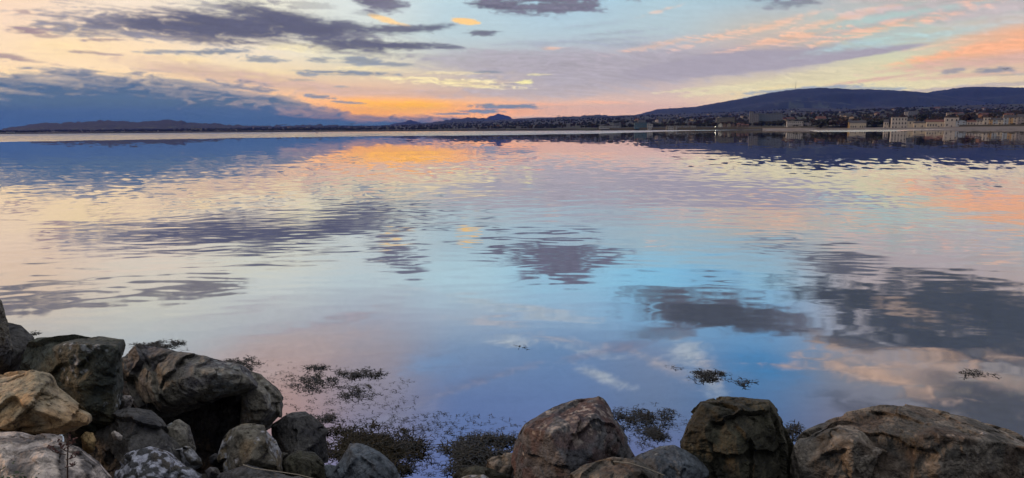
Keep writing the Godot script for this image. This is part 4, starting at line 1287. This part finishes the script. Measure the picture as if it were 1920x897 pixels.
	boulder("boulder", "rounded olive grey rock between the streaked rock and the dark wedge", "green_dark", [{"d": 4.1, "back": 0.4, "out": [[530, 866], [545, 850], [562, 842], [590, 850], [606, 868], [610, 900], [606, 960], [528, 960]], "front": [[566, 866, 0.14], [570, 920, 0.24]]}])
	boulder("boulder", "dark grey wedge shaped boulder at the bottom edge beside the brown weed", "slate", [{"d": 4.1, "back": 0.5, "out": [[624, 890], [640, 862], [656, 832], [682, 838], [712, 850], [737, 872], [750, 902], [756, 990], [618, 990]], "front": [[660, 850, 0.1], [690, 868, 0.22], [725, 892, 0.2], [650, 990, 0.4], [720, 990, 0.4]]}])
	boulder("boulder", "low dark rock at the bottom edge below the white streaked rock", "dark", [{"d": 3.5, "back": 0.4, "out": [[402, 900], [424, 886], [444, 884], [466, 874], [486, 886], [540, 894], [590, 904], [600, 990], [396, 990]], "front": [[460, 892, 0.1], [520, 910, 0.14], [480, 990, 0.3]]}])
	boulder("boulder", "flat grey stone between the rounded rock and the dark wedge", "slate", [{"d": 4.5, "back": 0.35, "out": [[596, 880], [612, 870], [636, 872], [640, 900], [636, 970], [596, 970]], "front": [[618, 884, 0.08]]}])
	boulder("small_stone", "small tan stone between the banded boulder and the square boulder", "stone", [{"d": 3.7, "back": 0.2, "out": [[150, 820], [160, 810], [174, 812], [180, 826], [176, 850], [154, 856]], "front": [[164, 830, 0.05]]}])
	boulder("small_stone", "small white topped stone right of the square boulder", "quartz", [{"d": 4.25, "back": 0.2, "out": [[217, 752], [228, 739], [246, 741], [251, 751], [244, 768], [222, 772]], "front": [[234, 754, 0.06]]}])
	boulder("small_stone", "small bright white stone lying on the dark brown boulder", "quartz", [{"d": 3.72, "back": 0.08, "out": [[207, 812], [213, 807], [222, 813], [229, 818], [227, 826], [212, 826]], "front": [[217, 818, 0.03]]}])
	boulder("small_stone", "fist sized grey stone at the bottom edge right of the lichen crusted rock", "slab", [{"d": 3.7, "back": 0.12, "out": [[384, 884], [394, 876], [408, 878], [414, 890], [404, 900], [388, 898]], "front": [[399, 886, 0.04]]}])
	boulder("small_stone", "small dark stone at the foot of the white streaked rock, on its left", "dark", [{"d": 4.1, "back": 0.12, "out": [[392, 858], [404, 850], [416, 856], [420, 868], [410, 876], [394, 872]], "front": [[406, 862, 0.04]]}])
	boulder("small_stone", "small buff stone squeezed between streaked rock and rounded olive rock", "buff", [{"d": 4.2, "back": 0.12, "out": [[520, 858], [530, 848], [541, 850], [544, 862], [534, 870], [522, 868]], "front": [[532, 858, 0.04]]}])
	boulder("small_stone", "small white pebble on the crest of the huge corner boulder", "quartz", [{"d": 3.98, "back": 0.05, "out": [[1836, 815], [1843, 811], [1852, 814], [1852, 819], [1838, 819]], "front": [[1844, 816, 0.015]]}])

func make_bank() -> void:
	var n1 := noise(1.4, 201, 4)
	var v := PackedVector3Array()
	var cols := 150
	var rows := 60
	for j in rows:
		for i in cols:
			var x := lerpf(-9.0, 9.0, i / (cols - 1.0))
			var z := lerpf(0.8, -7.2, j / (rows - 1.0))
			var y := 1.55 - maxf(0.0, -z - 0.6) * 0.355
			y += 0.62 * smoothstep(-0.85, -1.9, x) * smoothstep(-5.9, -5.1, z) * smoothstep(-1.0, -2.5, z)
			y += n1.get_noise_2d(x, z) * 0.16
			v.append(Vector3(x, y, z))
	var o := put("shore_bank", array_mesh(v, grid_index(cols, rows)), plain(Color(0.03, 0.029, 0.027), 0.95))
	tag(o, "dark rubble bank beneath the boulders", "bank", "", "structure")
	v = PackedVector3Array()
	for j in 40:
		for i in 60:
			var x := lerpf(-1.0, 1.0, i / 59.0)
			x = x * absf(x) * 6000.0
			var z := 0.7 + pow(j / 39.0, 3.0) * 8000.0
			v.append(Vector3(x, 1.55 + n1.get_noise_2d(x * 0.3, z * 0.3) * 0.05, z))
	var g := put("ground", array_mesh(v, grid_index(60, 40)), plain(Color(0.09, 0.085, 0.07), 0.95))
	tag(g, "level ground behind the boulders", "ground", "", "structure")

# ------------------------------------------------------------------ seaweed and plants
var fronds := []
func prepare_weed() -> void:
	mats.weed = plain(Color(0.015, 0.013, 0.007), 0.40)
	mats.weed_dry = plain(Color(0.021, 0.017, 0.007), 0.45)
	mats.weed.metallic_specular = 0.35
	mats.weed_dry.metallic_specular = 0.22
	for variant in 5:
		rng.seed = 900 + variant
		var st := begin()
		var strip := func(a: Vector3, dir: float, len_: float, wide: float, lift: float) -> Vector3:
			var p := a
			var d := Vector3(cos(dir), 0, sin(dir))
			var q := p
			for k in 3:
				var side := Vector3(-d.z, 0.25, d.x) * wide * (1.0 - k * 0.18)
				q = p + d * len_ / 3.0 + Vector3(0, lift * (1.0 if k == 0 else -0.55), 0)
				flat_faces(st, [p - side, p + side, q + side * 0.85, q - side * 0.85])
				d = d.rotated(Vector3.UP, rng.randf_range(-0.5, 0.5))
				p = q
			return q
		var b: Vector3 = strip.call(Vector3.ZERO, 0.0, 0.06, 0.004, 0.010)
		strip.call(b, rng.randf_range(0.4, 0.9), 0.05, 0.0045, 0.006)
		strip.call(b, rng.randf_range(-0.9, -0.4), 0.05, 0.0045, 0.008)
		if variant % 2: strip.call(Vector3.ZERO, rng.randf_range(2.0, 4.0), 0.055, 0.004, 0.010)
		fronds.append(st.commit())

func weed(called: String, label: String, kind: String, where: Array, mat: String, group := "") -> void:
	# where: [position, yaw, size] of every frond; one object for each raft of weed
	for_each_variant(called, label, kind, where, mat, group)

func for_each_variant(called: String, label: String, kind: String, where: Array, mat: String, group: String) -> void:
	var st := begin()
	for i in where.size():
		var q = where[i]
		var b := Basis(Vector3.UP, q[1]) * Basis(Vector3.RIGHT, sin(i * 7.3) * 0.22) * Basis(Vector3.FORWARD, cos(i * 3.1) * 0.2)
		st.append_from(fronds[i % fronds.size()], 0, Transform3D(b.scaled(Vector3.ONE * q[2]), q[0]))
	var o := put(called, st.commit(), mats[mat])
	tag(o, label, "seaweed", group, kind)

func raft(cx: float, cy: float, rx: float, ry: float, count: int, size: float, pile: float, seed_: int, torn := false) -> Array:
	rng.seed = seed_
	var nz := noise(0.05, seed_, 3)
	var out := []
	var tries := 0
	while out.size() < count and tries < count * 12:
		tries += 1
		var a := rng.randf() * TAU
		var t := sqrt(rng.randf())
		var x := cx + cos(a) * rx * t
		var y := cy + sin(a) * ry * t
		if nz.get_noise_2d(x, y * 2.4) < -0.06 + t * 0.34: continue
		if torn and nz.get_noise_2d(x * 0.45 + 300.0, y * 1.1) * 1.7 < t * 1.0 - 0.62: continue
		var p := on_water(x, y)
		p.y = 0.003 + pile * 0.45 * (1.0 - t * t) * rng.randf()
		out.append([p, rng.randf() * TAU, size * rng.randf_range(0.7, 1.35)])
	return out

func make_weed() -> void:
	weed("seaweed_mat", "thick brown heap of wrack behind the dark wedge shaped boulder", "", raft(690, 843, 112, 46, 1500, 1.25, 0.05, 1, true), "weed_dry")
	weed("seaweed_mat", "dark heap of wrack left of the small buff block", "", raft(893, 856, 76, 36, 800, 1.25, 0.06, 2, true), "weed")
	weed("seaweed_mat", "small dark wrack clump right of the thick brown heap", "", raft(768, 842, 20, 14, 160, 1.0, 0.05, 3), "weed")
	weed("seaweed_mat", "dark wrack mat showing behind the top of the long grey slab", "", raft(300, 652, 66, 13, 360, 1.0, 0.03, 4, true), "weed")
	weed("seaweed_mat", "thin wrack line behind the right shoulder of the long grey slab", "", raft(445, 684, 46, 12, 260, 1.0, 0.03, 5), "weed")
	weed("seaweed_patch", "floating wrack patch, right one of the farther pair off the slab", "", raft(675, 702, 46, 8, 190, 1.0, 0.03, 6), "weed")
	weed("seaweed_patch", "floating wrack patch, large one nearest the tip of the slab", "", raft(588, 718, 50, 16, 210, 1.0, 0.03, 7), "weed")
	weed("seaweed_patch", "small floating wrack tuft, farthest out off the slab", "", raft(590, 690, 18, 5, 70, 1.0, 0.02, 8), "weed")
	weed("seaweed_patch", "thin floating wrack streak between slab and brown heap", "", raft(668, 738, 40, 16, 110, 1.0, 0.02, 9), "weed")
	weed("seaweed_patch", "small floating wrack tuft above the black blocky rock", "", raft(613, 786, 14, 8, 60, 1.0, 0.03, 10), "weed")
	weed("seaweed_patch", "floating wrack patch alone far out before the olive boulder", "", raft(1327, 706, 36, 11, 220, 1.0, 0.03, 11), "weed")
	weed("seaweed_patch", "little wrack wisp right of the lone patch far out", "", raft(1394, 719, 14, 6, 34, 1.0, 0.02, 12), "weed")
	weed("seaweed_patch", "thin wrack wisp far out before the huge corner boulder", "", raft(1832, 703, 34, 8, 46, 1.0, 0.02, 13), "weed")
	weed("seaweed_patch", "dark wrack patch between rust stained and olive boulders", "", raft(1205, 786, 70, 26, 300, 1.0, 0.03, 14, true), "weed")
	weed("seaweed_patch", "wrack clump close behind the slate blue boulder", "", raft(1228, 812, 40, 14, 130, 1.0, 0.03, 15, true), "weed")
	weed("seaweed_patch", "wrack patch along the left side of the rust stained boulder", "", raft(920, 826, 52, 12, 260, 1.0, 0.03, 16), "weed")
	weed("seaweed_patch", "little wrack tufts in the gap left of the huge corner boulder", "", raft(1488, 812, 18, 16, 90, 1.0, 0.03, 17), "weed")
	weed("seaweed_patch", "tiny wrack wisp by the dark rounded rock at the left", "", raft(66, 627, 14, 3, 30, 1.0, 0.02, 18), "weed")
	weed("seaweed_patch", "tiny lone wrack wisp in the middle of the water", "", raft(976, 652, 8, 2.5, 14, 0.8, 0.01, 19), "weed")
	# loose fronds nobody could count
	var loose := []
	loose.append_array(raft(640, 745, 150, 62, 420, 0.55, 0.006, 30))
	loose.append_array(raft(820, 800, 180, 26, 380, 0.55, 0.006, 31))
	loose.append_array(raft(850, 835, 130, 40, 170, 0.5, 0.006, 32))
	loose.append_array(raft(1210, 800, 80, 44, 240, 0.55, 0.006, 33))
	loose.append_array(raft(510, 715, 70, 40, 130, 0.6, 0.006, 34))
	loose.append_array(raft(780, 880, 60, 16, 90, 0.5, 0.006, 35))
	loose.append_array(raft(1262, 690, 20, 4, 12, 0.7, 0.006, 36))
	weed("loose_seaweed", "loose dark fronds of wrack scattered over the near water", "stuff", loose, "weed")

func make_plants() -> void:
	# the reddish dried plant before the banded boulder
	var base := at_depth(118, 905, 2.5)
	var tip := at_depth(128, 812, 2.55)
	var pl := thing("dried_plant", "dry reddish brown plant stem standing before the banded boulder", "plant", base)
	var st := begin()
	var up := tip - base
	tube(st, [Vector3(0, -0.15, 0), up * 0.5 + Vector3(0.006, 0, 0), up], [0.0035, 0.0028, 0.0014], 6)
	rng.seed = 60
	var tips := []
	for b in [[0.55, -0.07, 0.75], [0.45, 0.05, 0.62], [0.7, 0.035, 0.9], [0.62, -0.03, 0.85], [0.3, 0.05, 0.42]]:
		var p0: Vector3 = up * b[0]
		var p1: Vector3 = up * b[2] + Vector3(b[1], 0, 0.01)
		tube(st, [p0, (p0 + p1) / 2 + Vector3(b[1] * 0.2, -0.005, 0), p1], [0.002, 0.0016, 0.001], 5)
		tips.append([p0, p1])
	put("stem", st.commit(), plain(Color(0.06, 0.035, 0.028), 0.8), pl)
	st = begin()
	for t in tips + [[up * 0.5, up * 1.0]]:
		for k in 16:
			var p: Vector3 = t[0].lerp(t[1], 0.35 + 0.65 * k / 15.0) + Vector3(rng.randf_range(-1, 1), rng.randf_range(-1, 1), rng.randf_range(-1, 1)) * 0.006
			var x := Vector3(rng.randf_range(-1, 1), rng.randf_range(-0.3, 1), rng.randf_range(-1, 1)).normalized() * rng.randf_range(0.004, 0.008)
			var y := x.cross(Vector3(rng.randf(), rng.randf(), 0.5)).normalized() * 0.0035
			flat_faces(st, [p - x, p + y, p + x, p - y])
	put("seed_cluster", st.commit(), plain(Color(0.10, 0.045, 0.038), 0.85), pl)
	# small green plants at the bottom left corner
	var gp := thing("ground_plant", "small green leafy plant growing in the bottom left corner", "plant", at_depth(20, 905, 2.4))
	st = begin()
	for k in 70:
		var p := Vector3(rng.randf_range(-0.05, 0.13), rng.randf_range(-0.06, 0.06), rng.randf_range(-0.06, 0.06))
		if p.y > 0.05 - p.x * 0.5: continue
		var x := Vector3(rng.randf_range(-1, 1), rng.randf_range(-0.2, 0.6), rng.randf_range(-1, 1)).normalized() * rng.randf_range(0.006, 0.013)
		var y := x.cross(Vector3.UP + Vector3(rng.randf_range(-0.5, 0.5), 0, 0)).normalized() * rng.randf_range(0.004, 0.007)
		flat_faces(st, [p - x, p + y + Vector3(0, 0.003, 0), p + x, p - y + Vector3(0, 0.003, 0)])
	put("foliage", st.commit(), plain(Color(0.03, 0.055, 0.022), 0.7), gp)
	# pale dry grass stalks
	for g in [["pale dry grass stalk lying across the low dark rock at the bottom edge", [[455, 872], [475, 879], [520, 885], [560, 891], [592, 899]], 3.25], ["pale dry grass stalk lying over the low buff slab", [[1150, 866], [1180, 869], [1210, 878], [1246, 892]], 3.3]]:
		st = begin()
		var pts := []
		var rad := []
		for q in g[1]:
			pts.append(at_depth(q[0], q[1], g[2]))
			rad.append(0.0032 - pts.size() * 0.0003)
		var at: Vector3 = pts[0]
		for i in pts.size(): pts[i] -= at
		tube(st, pts, rad, 6)
		var o := put("grass_stalk", st.commit(), plain(Color(0.34, 0.29, 0.22), 0.8), null, at)
		tag(o, g[0], "grass stalk")
	# two gulls far off in the sky
	for g in [[812, 63.5, 260.0, 0.4, "tiny dark gull flying below the long dark cloud"], [1886, 130, 170.0, -0.3, "dark gull flying before the small grey cloud on the right"]]:
		var bird := thing("gull", g[4], "bird", at_range(g[0], g[1], g[2]))
		st = begin()
		tube(st, [Vector3(-0.22, 0, 0), Vector3(-0.08, 0.01, 0), Vector3(0.1, 0.015, 0), Vector3(0.2, 0.03, 0), Vector3(0.27, 0.02, 0)], [0.015, 0.06, 0.065, 0.035, 0.006], 8)
		for s in [-1.0, 1.0]:
			var w := [Vector3(-0.09, 0.03, 0), Vector3(0.09, 0.03, 0), Vector3(0.08, 0.16, 0.32 * s), Vector3(-0.02, 0.10, 0.68 * s), Vector3(-0.06, 0.12, 0.34 * s)]
			flat_faces(st, w)
			var w2 := []
			for p in w: w2.append(p - Vector3(0, 0.012, 0))
			flat_faces(st, w2)
		put("body", st.commit(), plain(Color(0.06, 0.06, 0.065), 0.9), bird)
		bird.rotation.y = PI / 2 + g[3]

# ------------------------------------------------------------------ the scene
func _ready() -> void:
	cam = Camera3D.new()
	cam.name = "camera"
	cam.fov = rad_to_deg(2.0 * atan(448.5 / FOCAL))
	cam.near = 0.1
	cam.far = 60000.0
	cam.position = Vector3(0, EYE, 0)
	cam.rotation = Vector3(deg_to_rad(-8.97), 0, deg_to_rad(-0.42))
	add_child(cam)
	var pano := PanoramaSkyMaterial.new()
	pano.energy_multiplier = SKY_GAIN
	pano.panorama = ImageTexture.create_from_image(make_sky())
	var sky := Sky.new()
	sky.sky_material = pano
	var env := Environment.new()
	env.background_mode = Environment.BG_SKY
	env.sky = sky
	env.sky_rotation = Vector3(0, PI, 0)      # the middle of the panorama lies ahead
	env.tonemap_mode = Environment.TONE_MAPPER_LINEAR
	env.tonemap_exposure = 1.0
	env.sdfgi_enabled = true
	env.ssao_enabled = true
	env.ssil_enabled = true
	env.fog_enabled = true
	env.fog_density = 0.000038
	env.fog_light_color = Color(0.22, 0.42, 0.95)
	var we := WorldEnvironment.new()
	we.name = "environment"
	we.environment = env
	add_child(we)
	var sun := DirectionalLight3D.new()       # the last warm light from the left, soft through cloud
	sun.name = "sun"
	sun.light_energy = 0.5
	sun.light_color = Color(1.0, 0.80, 0.62)
	sun.light_angular_distance = 14.0
	sun.shadow_enabled = true
	sun.rotation = Vector3(deg_to_rad(-20.0), deg_to_rad(-98.0), 0)
	add_child(sun)
	prepare_land()
	make_water()
	make_land()
	prepare_trees()
	prepare_buildings()
	make_woods()
	make_bank()
	make_town()
	prepare_rocks()
	make_rocks()
	prepare_weed()
	make_weed()
	make_plants()
